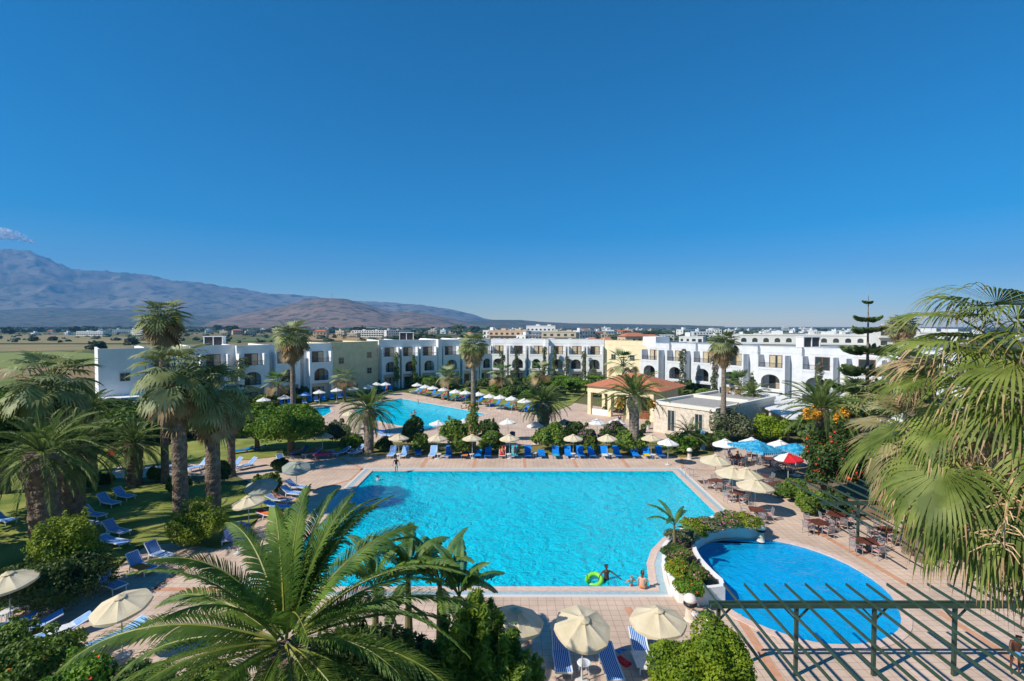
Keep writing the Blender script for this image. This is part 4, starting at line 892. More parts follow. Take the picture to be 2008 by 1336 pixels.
for i, (x, y, D, r_) in enumerate(((1590, 1330, 15.8, .62), (1655, 1325, 15.9, .62))):
    p = PY(x, y, D); bush('pale_shrub', ('pale green spiky shrub below the pergola slats, left of two', 'pale green spiky shrub below the pergola slats, right of two')[i], (p.x, p.y, 0), r_, r_, 1.0, 4500, .09, leafm('pale_spiky_leaves', (.19, .27, .08), (.32, .38, .14), .3, 3), 40 + i, 12, aspect=3)
for i, (X_, Y_, s_) in enumerate(((-33.5, 27.5, 1.0), (-36.5, 34, 1.15), (-31, 23.5, .9), (-41, 41, 1.2))):  # trees added along the left edge to throw shade on the lawn
    bush('added_shade_tree', ['leafy tree added for shade at the left edge nearest the hedge', 'leafy tree added for shade at the left edge behind the thick trunked palm', 'leafy tree added for shade low at the left edge by the parasol', 'leafy tree added for shade at the far left behind the lawn'][i], (X_, Y_, 0), 3.4 * s_, 3.2 * s_, 2.6 * s_, 9000, .22, bu_g, 300 + i, 18, cat='tree', trunk=2.6)
# tree mass by the shade loungers
bush('shade_tree', 'broad bright green shade tree over the pink mat and loungers', pb(572, 892), 4.2, 3.0, 2.0, 22000, .17, bu_c, 50, 26, cat='tree', trunk=1.2)
bush('shade_tree', 'lower bright green tree merging left of the broad shade tree', pb(505, 885), 2.6, 2.4, 1.7, 12000, .17, bu_c, 51, 18, cat='tree', trunk=1.0)
BL = [  # x, base y, half width px, height px, material, label, flowers
    (660, 872, 26, 40, bu_o, 'olive grey shrub right of the broad shade tree', None), (690, 885, 20, 30, bu_g, 'green shrub at the foot of the bulbous palm', None), (752, 885, 16, 22, bu_d, 'dark low shrub right of the bulbous palm trunk', None),
    (811, 880, 20, 54, bu_d, 'dark rounded shrub in front of the back pool', None), (825, 888, 16, 34, bu_g, 'lighter shrub leaning on the dark rounded one', None),
    (893, 884, 28, 56, bu_g, 'green shrub by the back pool left of the slender palm', None), (905, 895, 20, 36, bu_g, 'red flowering shrub at the foot of the slender palm', fl_r),
    (957, 878, 22, 48, bu_d, 'dark shrub right of the slender palm', None), (966, 890, 24, 40, bu_g, 'lighter green shrub behind the red towel lounger', None),
    (1076, 886, 34, 52, bu_g, 'wide olive green shrub hiding the stout palm trunk', None), (1130, 872, 24, 40, bu_d, 'dark shrub between grey parasol and flowers', None), (1150, 882, 20, 36, bu_d, 'magenta bougainvillea left in the bed', fl_m),
    (1202, 880, 26, 46, bu_d, 'magenta bougainvillea in the middle of the bed behind the blue loungers', fl_m), (1238, 888, 30, 40, bu_g, 'light green shrub at the foot of the fruiting palm', None), (1158, 890, 12, 28, bu_g, 'small orange flowering shrub between two cream parasols', fl_r),
    (1335, 892, 26, 34, bu_c, 'bright green shrub at the end of the blue lounger row', None), (1365, 880, 34, 30, bu_g, 'green shrub below the small date palm', None),
    (1405, 878, 24, 30, bu_d, 'dark shrub beside the blue post', None), (1432, 869, 40, 66, bu_o, 'feathery grey green casuarina bush before the palm at the right', None), (1405, 850, 20, 40, bu_o, 'reddish grey bush at the restaurant corner', None),
    (1510, 865, 36, 44, leafm('lime_leaves', (.14, .24, .01), (.28, .38, .02)), 'yellow green bush behind the white parasols', None), (1570, 850, 34, 40, bu_d, 'dark bush right of the yellow green one', None), (1478, 830, 30, 34, bu_d, 'dark bush under the shade roof', None),
    (1645, 880, 40, 60, bu_d, 'dark flowering mass right of the climber', fl_r), (1700, 900, 40, 60, bu_d, 'dark shrub with scattered orange flowers behind the drooping leaves', fl_r),
    (1560, 985, 24, 40, bu_g, 'hibiscus with red flowers at the corner of the planted bed', fl_r), (1590, 1008, 26, 44, bu_g, 'hibiscus with many red flowers beside the far pergola', fl_r), (1640, 1015, 26, 50, bu_d, 'dark hibiscus under the far pergola', fl_r), (1530, 975, 14, 22, bu_g, 'low hibiscus at the tip of the bed', fl_r),
    (305, 945, 14, 26, bu_g, 'small spiky bush on the path edge', None), (350, 975, 20, 38, bu_g, 'red flowering bush at the foot of the shaggy palms', fl_r), (435, 950, 16, 40, bu_d, 'dark bush right of the shaggy palm trunks', fl_r), (170, 965, 24, 40, bu_d, 'dark bush right of the thick palm trunk', None), (210, 955, 12, 22, bu_d, 'tiny potted bush on the path corner', None),
    (524, 972, 28, 40, bu_g, 'red tipped bush behind the cream parasols', fl_r), (548, 925, 14, 22, bu_d, 'small shrub on the path corner before the shade tree', None),
    (1985, 1140, 60, 120, bu_d, 'dark leafy shrub at the right edge below the fan leaves', fl_r), (1900, 1090, 50, 90, bu_d, 'dark green shrub behind the brown chairs at the right', fl_r), (1960, 1040, 60, 110, bu_g, 'green shrub glimpsed behind the near fan leaves', None),
    (1760, 1010, 50, 100, bu_d, 'dark shrub under the browning fan palm', fl_r)]
for i, (x, y, hw, hp_, m_, lb, fl) in enumerate(BL):
    p = P(x, y); D = p.y; s = D / F; dark = fl is not None
    bush('shrub', lb, (p.x, p.y, 0), hw * s, hw * s * .9, hp_ * s * .55, 3600 if D > 45 else 6200, .19 if D > 45 else .12, m_, 60 + i, 11, flowers=fl, nf=(420 if fl is fl_m else 60) if fl else 0, fs=.16 if D > 45 else .13)
# red flowering climber on the fruiting palm
p = P(1632, 980); b = lumps(2.05, 1.2, 2.75, 30, 77, lr=(.22, .4), z0=.1); o = leafcloud(b, 15000, .15, 78); core(o, b, 0, .7)
r = root('climber', (p.x, p.y, 0), 0, 'tall dark climber with orange red trumpet flowers covering a palm trunk', 'climbing plant'); obj('foliage', o.mesh('foliage', [bu_d]), r); obj('blossoms', leafcloud(b, 260, .22, 79, 1.0, 1.0, .3).mesh('blossoms', [fl_r]), r)
p = PY(928, 800, 53.8); b = [(0, 0, z, .55, .55, .6) for z in (2.2, 3.0, 3.8, 4.8)] + [(.3, 0, 2.6, .6, .5, .6), (-.3, 0, 3.6, .5, .5, .7)]
r = root('climber', (p.x, p.y, 0), 0, 'small climber with reddish flowers clinging to the slender palm trunk', 'climbing plant'); obj('foliage', leafcloud(b, 1500, .14, 80).mesh('foliage', [bu_g]), r); obj('blossoms', leafcloud(b, 90, .12, 81, 1).mesh('blossoms', [fl_r]), r)
# back garden greenery: instanced bushes
BM = []
for i, m_ in enumerate((bu_g, bu_c, bu_d, bu_o)):
    b = lumps(2.2, 2.0, 1.4, 11, 200 + i, lr=(.25, .6)); o = leafcloud(b, 3000, .30, 210 + i); core(o, b, 0, .55); BM.append(o.mesh('garden_bush', [m_]))
gr = random.Random(8); BN = ['mid green', 'bright green', 'dark green', 'olive grey']
def garden(name, n, poly, where, smin=.6, smax=1.1, kinds=(0, 0, 1, 2, 2, 3), mind=2.2):
    pts = []; q = [P(*p) for p in poly]; xs = [p.x for p in q]; ys = [p.y for p in q]; c = 0
    while len(pts) < n and c < 5000:
        c += 1; x = gr.uniform(min(xs), max(xs)); y = gr.uniform(min(ys), max(ys)); ins = False; j = len(q) - 1
        for i in range(len(q)):
            if (q[i].y > y) != (q[j].y > y) and x < (q[j].x - q[i].x) * (y - q[i].y) / (q[j].y - q[i].y) + q[i].x: ins = not ins
            j = i
        if ins and all((x - a) ** 2 + (y - b_) ** 2 > mind ** 2 for a, b_ in pts): pts.append((x, y))
    for x, y in pts:
        k = gr.choice(kinds); o = obj(name, BM[k], None, (x, y, -.1), (0, 0, gr.uniform(0, 6)), gr.uniform(smin, smax))
        tag(o, f'{BN[k]} bush {where}', 'bush', f'{BN[k]} bushes {where}')
garden('garden_bush', 18, [(395, 835), (520, 815), (600, 790), (640, 762), (560, 765), (400, 790)], 'in front of the shaded left wing', .6, 1.0)
garden('garden_bush', 30, [(560, 772), (700, 765), (800, 757), (850, 748), (640, 750)], 'along the foot of the tan block', .6, 1.1)
garden('garden_bush', 50, [(800, 757), (850, 768), (950, 786), (1060, 792), (1140, 770), (1250, 750), (1150, 745), (830, 745)], 'behind the curved row of white parasols', .5, 1.0)
garden('garden_bush', 24, [(1290, 790), (1460, 800), (1760, 840), (1900, 820), (1700, 790), (1460, 765), (1300, 762)], 'at the foot of the right wing', .7, 1.2)
garden('garden_bush', 30, [(-200, 900), (140, 880), (320, 870), (330, 850), (200, 830), (-200, 840)], 'in the shady garden at the left', .8, 1.5, (2, 2, 0, 0, 1))
garden('garden_bush', 14, [(200, 862), (460, 868), (470, 820), (300, 810), (180, 822)], 'before the corner of the left wing', .9, 1.4, (0, 1, 2))
garden('garden_bush', 22, [(1600, 900), (2300, 960), (2300, 860), (1620, 850)], 'behind the planted bed at the right', .8, 1.4, (2, 0, 3))
b = LB(); leafcloud(lumps(1.9, 1.9, .45, 12, 300, z0=2.1), 2600, .2, 301, buf=b)
for i, (x, y) in enumerate(((1125, 772), (1148, 778), (1100, 765), (1165, 765))):
    p = P(x, y); r = root('flat_topped_tree', (p.x, p.y, 0), i, f'small flat topped bright tree on the lawn left of the bar, {ORD[i]} counted from one side', 'tree')
    r['label'] = ['small flat topped tree on the lawn just left of the red roof', 'low flat topped tree nearest the bar pillar', 'flat topped tree under the arches of the sunlit wing', 'flat topped tree hidden behind the red roof corner'][i]
    t = MB(); t.tube([(0, 0, -.1), (0, 0, 2.6)], [.12, .09], 6); t.build('trunk', bark, r); obj('crown', bpy.data.meshes.get('flat_crown') or b.mesh('flat_crown', [bu_c]), r)
# Norfolk pine
def norfolk(label, x, ytop, D):
    tp_ = PY(x, ytop, D); r = root('norfolk_pine', (tp_.x, tp_.y, 0), 0, label, 'pine tree'); h = tp_.z
    m = MB(); m.tube([(0, 0, -.1), (.05, 0, h * .5), (0, 0, h)], [.26, .16, .02], 8); m.build('trunk', barkg, r)
    tiers = [(h - .7, .35), (h - 2.2, .95), (h - 3.2, 1.15), (h - 5.0, 1.8), (h - 6.8, 1.9), (h - 8.4, 2.5), (h - 10.4, 2.7), (h - 12.3, 3.2), (h - 14, 3.2)]
    g = random.Random(4)
    for z, rad in tiers:
        b = LB(); n = 8
        for k in range(n):
            a = 2 * math.pi * k / n + g.uniform(-.25, .25); L = rad * g.uniform(.75, 1.15)
            dz_ = g.uniform(-.25, .25) * min(1, rad / 2); mm = MB(); pts = [(L * t * math.cos(a), L * t * math.sin(a), z + dz_ + L * (.05 - .22 * t + .42 * t ** 2.2)) for t in (0, .35, .7, 1)]; mm.tube(pts, [.05, .04, .025, .01], 4); b.add(mm.V, mm.F, 1)
            for q in range(100):
                t = g.uniform(.18, 1.0); s = g.choice((-1, 1)); ll = .55 * (1.2 - .7 * (t - .3)) * min(1.5, rad / 1.4); i = min(int(t * 3), 2)
                c = Vector((L * t * math.cos(a), L * t * math.sin(a), z + dz_ + L * (.05 - .22 * t + .42 * t ** 2.2)))
                dv = Vector((math.cos(a + s * .75), math.sin(a + s * .75), g.uniform(-.1, .7))).normalized(); w = Vector((-dv.y, dv.x, .3)).normalized() * .13
                b.add([c, c + dv * ll * .5 - w, c + dv * ll, c + dv * ll * .5 + w], [(0, 1, 2, 3)], 0)
                w2 = Vector((0, 0, 1)) * .11; b.add([c, c + dv * ll * .5 - w2, c + dv * ll, c + dv * ll * .5 + w2], [(0, 1, 2, 3)], 0)
        obj('branch_tier', b.mesh('branch_tier', [leafm('pine_needles', (.11, .18, .06), (.20, .29, .10), .35), barkg]), r)
norfolk('tiered Norfolk pine rising above the right hotel wing', 1703, 578, 44)
# far trees
FT = []
for i in range(3):
    b = lumps(4.2, 4.0, 2.6, 12, 400 + i, z0=.6); o = leafcloud(b, 900, .7, 410 + i); core(o, b, 0, .75); FT.append(o.mesh('far_tree', [far_g]))
def fartrees(n, x0, x1, d0, d1, where, smin=.7, smax=1.5):
    for i in range(n):
        D = math.exp(gr.uniform(math.log(d0), math.log(d1))); px = gr.uniform(x0, x1)
        o = obj('far_tree', gr.choice(FT), None, ((px - 1004) / F * D, D, -.3), (0, 0, gr.uniform(0, 6)), (gr.uniform(smin, smax) * 1.2, gr.uniform(smin, smax), gr.uniform(smin, smax)))
        tag(o, 'dark rounded tree ' + where, 'tree', 'dark trees ' + where)
fartrees(20, -60, 430, 900, 2600, 'on the far plain at the left', 1.2, 2.8)
fartrees(20, 430, 960, 620, 2400, 'around the far village', 1.1, 2.6)
fartrees(22, 760, 940, 300, 420, 'beyond the pillared wing roof', .9, 1.4)
fartrees(24, 940, 1450, 340, 2200, 'among the houses beyond the centre wings')
fartrees(24, 1450, 2200, 420, 2200, 'among the houses on the right skyline')
for x, y, s, lb in ((67, 672, .8, 'dark tree standing alone in the field, left of two'), (104, 671, .8, 'narrow dark tree standing alone in the field, right of two'), (257, 681, 1.0, 'rounded dark tree in the green field beside the tall palm'), (190, 693, 1.0, 'low wide dark tree at the hotel corner field edge'), (118, 673, .4, 'low bush beside the lone field trees'), (15, 658, 2.0, 'large tree clump at the left edge of the plain')):
    p = P(x, y); o = obj('field_tree', FT[0], None, (p.x, p.y, -.2), (0, 0, x), s); tag(o, lb, 'tree')
# far woodland: clumps past counting, one mass
g_ = np.random.default_rng(5); wb = LB(); lob = []
for n_, x0, x1, d0, d1, s0, s1 in ((900, -80, 460, 1200, 3200, 5, 13), (110, -80, 460, 420, 1200, 1.5, 4), (70, 430, 800, 400, 900, 1.5, 4), (420, 430, 960, 900, 2600, 4, 10), (460, 940, 1450, 450, 2600, 2.5, 7), (520, 1450, 2300, 520, 2800, 2.5, 7), (160, 930, 1450, 250, 420, 1.8, 3), (120, 1450, 2100, 260, 400, 1.8, 2.6)):
    for i in range(n_):
        D = math.exp(g_.uniform(math.log(d0), math.log(d1))); X = (g_.uniform(x0, x1) - 1004) / F * D; s = g_.uniform(s0, s1); lob.append((X, D, s * .35, s * g_.uniform(.8, 1.6), s, s * .55))
leafcloud(lob, 80000, 1.9, 6, .75, buf=wb); core(wb, lob, 0, .85)
w_ = obj('far_woodland', wb.mesh('far_woodland', [far_g])); w_['kind'] = 'stuff'; w_['label'] = 'belts of dark trees and scrub spread over the far plain'

def creeper(label, x, y0, y1, D, w=.5, m_=None, fl=None):
    a = PY(x, y0, D); b_ = PY(x, y1, D); lo = min(a.z, b_.z); hi = max(a.z, b_.z); g = random.Random(int(x)); lb = []
    z = max(lo, .4)
    while z < hi: lb.append((g.uniform(-.5, .5) * w, g.uniform(-.15, .15), z, w * g.uniform(.5, 1.2), .3, .55)); z += .45
    r = root('climber', (a.x, a.y, 0), 0, label, 'climbing plant'); obj('foliage', leafcloud(lb, 110 * len(lb), .17, int(x)).mesh('foliage', [m_ or bu_o]), r)
    if fl: obj('blossoms', leafcloud(lb, 60, .16, int(x) + 1, 1).mesh('blossoms', [fl]), r)
for i, (x, y0, y1, D) in enumerate(((985, 690, 735, 119), (1012, 685, 740, 119), (1067, 682, 735, 118.5), (1087, 690, 730, 118), (1112, 700, 730, 118), (1145, 690, 740, 116.5), (1165, 720, 738, 116))):
    creeper(f'thin creeper climbing the sunlit centre wing, {ORD[i]} from the left', x, y0, y1, D)
for i, (x, y0, y1, D) in enumerate(((778, 695, 745, 110), (812, 700, 745, 111.5), (880, 715, 750, 116))): creeper(f'dark creeper on the pillared wing behind the back pool, {ORD[i]} from the left', x, y0, y1, D, m_=bu_g)
for i, (x, y0, y1, D, f) in enumerate(((1338, 690, 765, 91, None), (1400, 700, 770, 84, fl_p), (1475, 735, 780, 77.5, None), (1605, 715, 770, 70.5, fl_m))): creeper(f'creeper hanging over balconies of the right wing, {ORD[i]} from the left', x, y0, y1, D, fl=f)
creeper('magenta flowering creeper on the near end of the left wing', 474, 705, 740, 84, 1.0, bu_g, fl_m)
# ------------------------------------------------------------------ planter island between the pools
ISL = smoothpoly([P(*p) for p in [(1303, 1090), (1300, 1104), (1312, 1138), (1330, 1183), (1422, 1183), (1398, 1150), (1374, 1122), (1363, 1094), (1372, 1074), (1400, 1060), (1440, 1056), (1494, 1056), (1488, 1040), (1440, 1030), (1390, 1038), (1345, 1055)]], 2)
isl_in = offset(ISL, -.22)
pl = root('planter', (0, 0, 0), 0, 'curved white walled flower bed between the big pool and the round pool', 'planter')
n = len(ISL); WHT = .85
def wallring(a, b, z0, z1, name, m, parent):
    n = len(a); V = [(p[0], p[1], z) for z in (z0, z1) for l in (a, b) for p in l]; Fc = []
    for i in range(n):
        j = (i + 1) % n; Fc += [(i, j, 2 * n + j, 2 * n + i), (n + j, n + i, 3 * n + i, 3 * n + j), (2 * n + i, 2 * n + j, 3 * n + j, 3 * n + i)]
    return obj(name, mesh(name, V, Fc, m), parent)
wallring(ISL, isl_in, 0, WHT, 'wall', white, pl)
so_ = sheet('soil', [tuple(p) for p in offset(ISL, -.1)], WHT - .12, soilm, kind=None); so_.parent = pl
def onisl(x, y, z=WHT - .12): p = P(x, y, z); return (p.x, p.y, z)
for i, (x, y, rx, h, m_, fl, nf, lb) in enumerate(((1325, 1098, .75, .35, bu_d, None, 0, 'dark low shrub at the left tip of the white flower bed'), (1335, 1065, .9, .40, bu_o, fl_m, 20, 'grey green flowering shrub behind the young banana'),
    (1360, 1050, 1.0, .45, bu_y, fl_p, 50, 'yellow green shrub on the curve of the white flower bed'), (1395, 1040, 1.0, .40, bu_o, fl_p, 30, 'grey green shrub on the far side of the flower bed'), (1430, 1034, 1.0, .45, bu_g, fl_p, 160, 'pink flowering shrub at the far side of the flower bed'), (1465, 1036, .9, .42, bu_y, fl_p, 90, 'pink and green shrub at the right end of the flower bed'),
    (1335, 1112, .75, .40, bu_g, fl_p, 110, 'pink flowering shrub right below the young banana'), (1335, 1135, .8, .42, bu_y, fl_r, 26, 'green shrub with red flowers in the near part of the flower bed'), (1362, 1140, .75, .4, bu_g, fl_p, 50, 'shrub spilling over the wall towards the round pool'), (1352, 1162, .8, .30, bu_c, fl_r, 12, 'low bright shrub at the near corner of the flower bed'))):
    p = onisl(x, y); bush('flower_shrub', lb, p, rx, rx * .85, h, 3800, .07, m_, 120 + i, 12, flowers=fl, nf=nf * 3, fs=.085)
# ------------------------------------------------------------------ loungers
def lounger(kind, back=38):
    sheetm, frm = {'blue': (blue, blue), 'striped': (stripem, whitep), 'light': (lblue, whitep), 'navy': (navy, whitep), 'teal': (tealm, blue), 'red': (redm, whitep)}[kind]
    r = root('sun_lounger', (0, -500, 0)); m = MB(); w = .32; z = .34; th = R(back)
    for s in (-1, 1): m.bar((s * w, -1.0, z), (s * w, .30, z), .05, .06); m.bar((s * w, .30, z), (s * w, .30 + .78 * math.cos(th), z + .78 * math.sin(th)), .045, .05)
    m.bar((-w, -1.0, z), (w, -1.0, z), .05, .06); m.bar((-w, .33, z - .02), (w, .33, z - .02), .05, .05); e = (.30 + .78 * math.cos(th), z + .78 * math.sin(th)); m.bar((-w, *e), (w, *e), .045, .05)
    m.build('frame', frm, r)
    for y in (-.80, .42):
        for s in (-1, 1): l = MB(); l.bar((s * w * .95, y, z), (s * w * .98, y + (.06 if y > 0 else -.06), 0), .045, .045); l.build('leg', frm, r)
    b = MB(); n = 8
    rows = [(-.98, z + .035), (-.5, z + .02), (0, z + .012), (.31, z + .035), (.31 + .38 * math.cos(th), z + .035 + .38 * math.sin(th) - .015), (.30 + .80 * math.cos(th), z + .035 + .80 * math.sin(th))]
    V = []; 
    for y, zz in rows: V += [(-w + .02, y, zz), (w - .02, y, zz)]
    nb = len(V); V += [(x, y, q - .022) for x, y, q in V]
    Fc = [(2 * i, 2 * i + 1, 2 * i + 3, 2 * i + 2) for i in range(len(rows) - 1)] + [(nb + 2 * i + 2, nb + 2 * i + 3, nb + 2 * i + 1, nb + 2 * i) for i in range(len(rows) - 1)]
    Fc += [(2 * i, 2 * i + 2, nb + 2 * i + 2, nb + 2 * i) for i in range(len(rows) - 1)] + [(2 * i + 3, 2 * i + 1, nb + 2 * i + 1, nb + 2 * i + 3) for i in range(len(rows) - 1)] + [(0, nb, nb + 1, 1), (2 * len(rows) - 2, 2 * len(rows) - 1, nb + 2 * len(rows) - 1, nb + 2 * len(rows) - 2)]
    b.add(V, Fc); b.build('bed', sheetm, r)
    return r
def stripes(name, a, b_, n=9):
    m = mat(name, a, rough=.7); N = m.node_tree.nodes; L = m.node_tree.links; tc = N.new('ShaderNodeTexCoord'); s = N.new('ShaderNodeSeparateXYZ'); L.new(tc.outputs['Object'], s.inputs[0])
    q = N.new('ShaderNodeMath'); q.operation = 'MULTIPLY'; q.inputs[1].default_value = n / .6; L.new(s.outputs[0], q.inputs[0]); f = N.new('ShaderNodeMath'); f.operation = 'FRACT'; L.new(q.outputs[0], f.inputs[0])
    g = N.new('ShaderNodeMath'); g.operation = 'GREATER_THAN'; g.inputs[1].default_value = .62; L.new(f.outputs[0], g.inputs[0]); mx = N.new('ShaderNodeMix'); mx.data_type = 'RGBA'; L.new(g.outputs[0], mx.inputs[0])
    mx.inputs[6].default_value = (*a, 1); mx.inputs[7].default_value = (*b_, 1); L.new(mx.outputs[2], N['Principled BSDF'].inputs['Base Color']); return m
stripem = stripes('blue_white_stripes', (.02, .14, .48), (.55, .66, .80), 8)
LP = {}
def put_lounger(kind, back, x, y, rot, label, group, pos=None):
    k = (kind, back)
    if k not in LP: LP[k] = lounger(kind, back); o = LP[k]
    else: o = copy_tree(LP[k])
    p = pos or P(x, y); o.location = (p[0], p[1], DZ + .001 if pos is None or len(pos) < 3 else pos[2]); o.rotation_euler = (0, 0, rot); tag(o, label, 'sun lounger', group); return o
gl = {}
def row(items, kinds_label, where, group):
    items = sorted(items, key=lambda t: t[0])
    for i, it in enumerate(items):
        x, y, kind, back, rot = it[:5]; nm = {'blue': 'deep blue', 'striped': 'blue and white striped', 'light': 'light blue', 'navy': 'dark navy', 'teal': 'teal covered', 'red': 'red'}[kind]
        o = put_lounger(kind, back, x, y, rot, f'{nm} sun lounger, {ORD[i]} from the left {where}', group)
        if len(it) > 5: gl[it[5]] = o
FRY = 896
fr = [(x, FRY, k, b, 0) for x, k, b in ((769, 'light', 48), (793, 'light', 46), (849, 'light', 50), (880, 'blue', 52), (912, 'blue', 54), (938, 'blue', 10), (957, 'blue', 52), (1035, 'blue', 60), (1062, 'blue', 10), (1090, 'blue', 52), (1114, 'blue', 48), (1138, 'blue', 50), (1160, 'blue', 50), (1186, 'blue', 46), (1210, 'blue', 50), (1244, 'blue', 46), (1269, 'blue', 48), (1294, 'blue', 50))]
fr += [(985, FRY, 'red', 55, 0, 'redt'), (1009, FRY, 'teal', 54, 0, 'tealt')]
row(fr, 0, 'in the row behind the big pool', 'sun loungers in the row behind the big pool')
row([(813, 771, 'light', 40, -.9), (820, 772, 'blue', 45, -.9), (830, 773.5, 'red', 40, -.9), (846, 776, 'blue', 50, -.9), (856, 778, 'blue', 20, -.9), (867, 779.5, 'red', 35, -.9), (876, 781, 'teal', 35, -.9), (890, 784, 'teal', 30, -.9), (900, 785.5, 'red', 30, -.9), (909, 786.5, 'blue', 45, -.9)], 0, 'along the far rim of the back pool', 'sun loungers along the far rim of the back pool')
row([(938, 790, 'blue', 40, -.9), (956, 794, 'red', 35, -.9), (972, 797, 'blue', 45, -.9), (989, 800, 'blue', 30, -.9), (1001, 802, 'teal', 30, -.9), (1028, 807, 'blue', 50, -.9), (1039, 808, 'blue', 52, -.9)], 0, 'beyond the slender palm', 'sun loungers right of the slender palm on the back deck')
row([(525, 800, 'blue', 45, .5), (550, 796, 'blue', 45, .5), (568, 795, 'blue', 45, .5), (597, 793, 'light', 40, .5), (607, 789, 'blue', 50, .5), (620, 789, 'light', 40, .5), (634, 787, 'blue', 50, .5), (651, 784, 'blue', 50, .5), (666, 782, 'light', 45, .5), (676, 781, 'blue', 50, .5), (756, 768, 'blue', 50, .3), (766, 767, 'blue', 50, .3)], 0, 'on the grass left of the back pool', 'sun loungers on the grass left of the back pool')
row([(670, 893, 'light', 30, -.55), (700, 891, 'light', 42, -.45), (588, 892, 'blue', 30, -.6), (612, 895, 'striped', 30, -.75), (634, 897, 'light', 15, -.9), (556, 912, 'light', 45, .9)], 0, 'by the broad shade tree', 'sun loungers at the edge of the shade tree')
row([(333, 921, 'light', 40, -.75), (389, 922, 'light', 45, -.5), (456, 919, 'light', 42, -.55), (484, 919, 'light', 42, -.6)], 0, 'on the paved path beyond the shaggy palms', 'light blue loungers on the path')
row([(476, 889, 'blue', 18, -1.0), (501, 886, 'blue', 18, -1.0)], 0, 'before the lower green tree', 'two loungers on the grass by the green tree')
row([(243, 980, 'striped', 40, 1.2), (213, 993, 'striped', 42, 1.2), (182, 1018, 'light', 40, 1.3), (170, 1035, 'light', 20, 1.3), (228, 1050, 'striped', 42, 1.2), (224, 1072, 'light', 10, 1.3), (5, 1028, 'light', 35, 1.3)], 0, 'on the shaded lawn', 'sun loungers on the shaded lawn')
row([(312, 1098, 'striped', 48, 1.15), (276, 1122, 'striped', 50, 1.15), (215, 1156, 'striped', 50, 1.15)], 0, 'of three beside the hedge', 'striped loungers on the paving beside the hedge')
row([(8, 1245, 'blue', 20, -1.1), (62, 1245, 'light', 20, -.8), (120, 1252, 'light', 20, -.7), (231, 1262, 'light', 20, -.6)], 0, 'in the bottom left beyond the red hibiscus', 'sun loungers in the bottom left')
row([(583, 962, 'striped', 35, 1.3), (575, 975, 'light', 35, 1.3), (548, 988, 'striped', 20, 1.35), (545, 1002, 'light', 20, 1.35), (533, 1018, 'red', 12, 1.35), (450, 1060, 'light', 30, .4)], 0, 'in the shade by the pool', 'sun loungers in the shade left of the big pool')
row([(1101, 1304, 'striped', 48, 0), (1196, 1318, 'striped', 12, 0.05), (1259, 1296, 'striped', 40, 0.03, 'towelb'), (960, 1290, 'striped', 30, .1)], 0, 'under the near parasols', 'striped loungers under the near parasols')
row([(820, 893, 'blue', 20, .2), (755, 858, 'light', 20, 1.2), (744, 850, 'blue', 20, 1.2)], 0, 'between the bulbous palm and the back pool', 'loungers between the palm and the back pool')
# red folding deck chair on the far lawn
p = P(219, 900); r = root('deck_chair', (p.x, p.y, .07), .6, 'red folding deck chair on the far lawn behind the palms', 'deck chair')
m = MB(); m.box(-.3, .3, -.5, .1, .33, .37); m.build('seat', redm, r)
m = MB(); m.add([(-.3, .1, .35), (.3, .1, .35), (.3, .55, 1.15), (-.3, .55, 1.15), (-.3, .13, .33), (.3, .13, .33), (.3, .58, 1.13), (-.3, .58, 1.13)], [(0, 1, 2, 3), (7, 6, 5, 4), (0, 4, 5, 1), (2, 6, 7, 3), (0, 3, 7, 4), (1, 5, 6, 2)]); m.build('backrest', redm, r)
for s in (-1, 1): m = MB(); m.bar((s * .31, -.5, 0), (s * .31, .2, .4), .04); m.bar((s * .31, -.45, .36), (s * .31, .3, 0), .04); m.build('leg', whitep, r)
# ------------------------------------------------------------------ parasols
def canopy_mesh(Rad, h, cm, n=8, sag=.10, val=.13, scal=True, vent=True, seed=1):
    g = random.Random(seed); m = MB(); rows = 6; cols = 4; V = []; Fc = []; N_ = n * cols
    for i in range(rows + 1):
        t = i / rows
        for k in range(N_):
            a = 2 * math.pi * k / N_; f = (k % cols) / cols; mid = math.sin(math.pi * f)
            rr = Rad * t * (1 - .055 * mid * t - (.0)); 
            z = h * (1 - t ** 1.12) - sag * mid * math.sin(math.pi * min(t, .96)) * .55 - .0
            V.append((rr * math.cos(a), rr * math.sin(a), z))
    for k in range(N_):
        a = 2 * math.pi * k / N_; f = (k % cols) / cols; mid = math.sin(math.pi * f); rr = Rad * (1 - .055 * mid); zz = -val * (.65 + .35 * mid + g.uniform(-.08, .08)); V.append((rr * 1.01 * math.cos(a), rr * 1.01 * math.sin(a), zz))
    for i in range(rows + 1):
        for k in range(N_):
            k2 = (k + 1) % N_; a, b, c, d = i * N_ + k, i * N_ + k2, (i + 1) * N_ + k2, (i + 1) * N_ + k; Fc.append((a, d, c, b) if i else (a, d, c))
    m.add(V, Fc)
    if vent: m.lathe([(Rad * .22, h * .90), (Rad * .12, h * 1.0), (.03, h * 1.12), (.001, h * 1.16)], n)
    return m.mesh('canopy', cm)
UP = {}
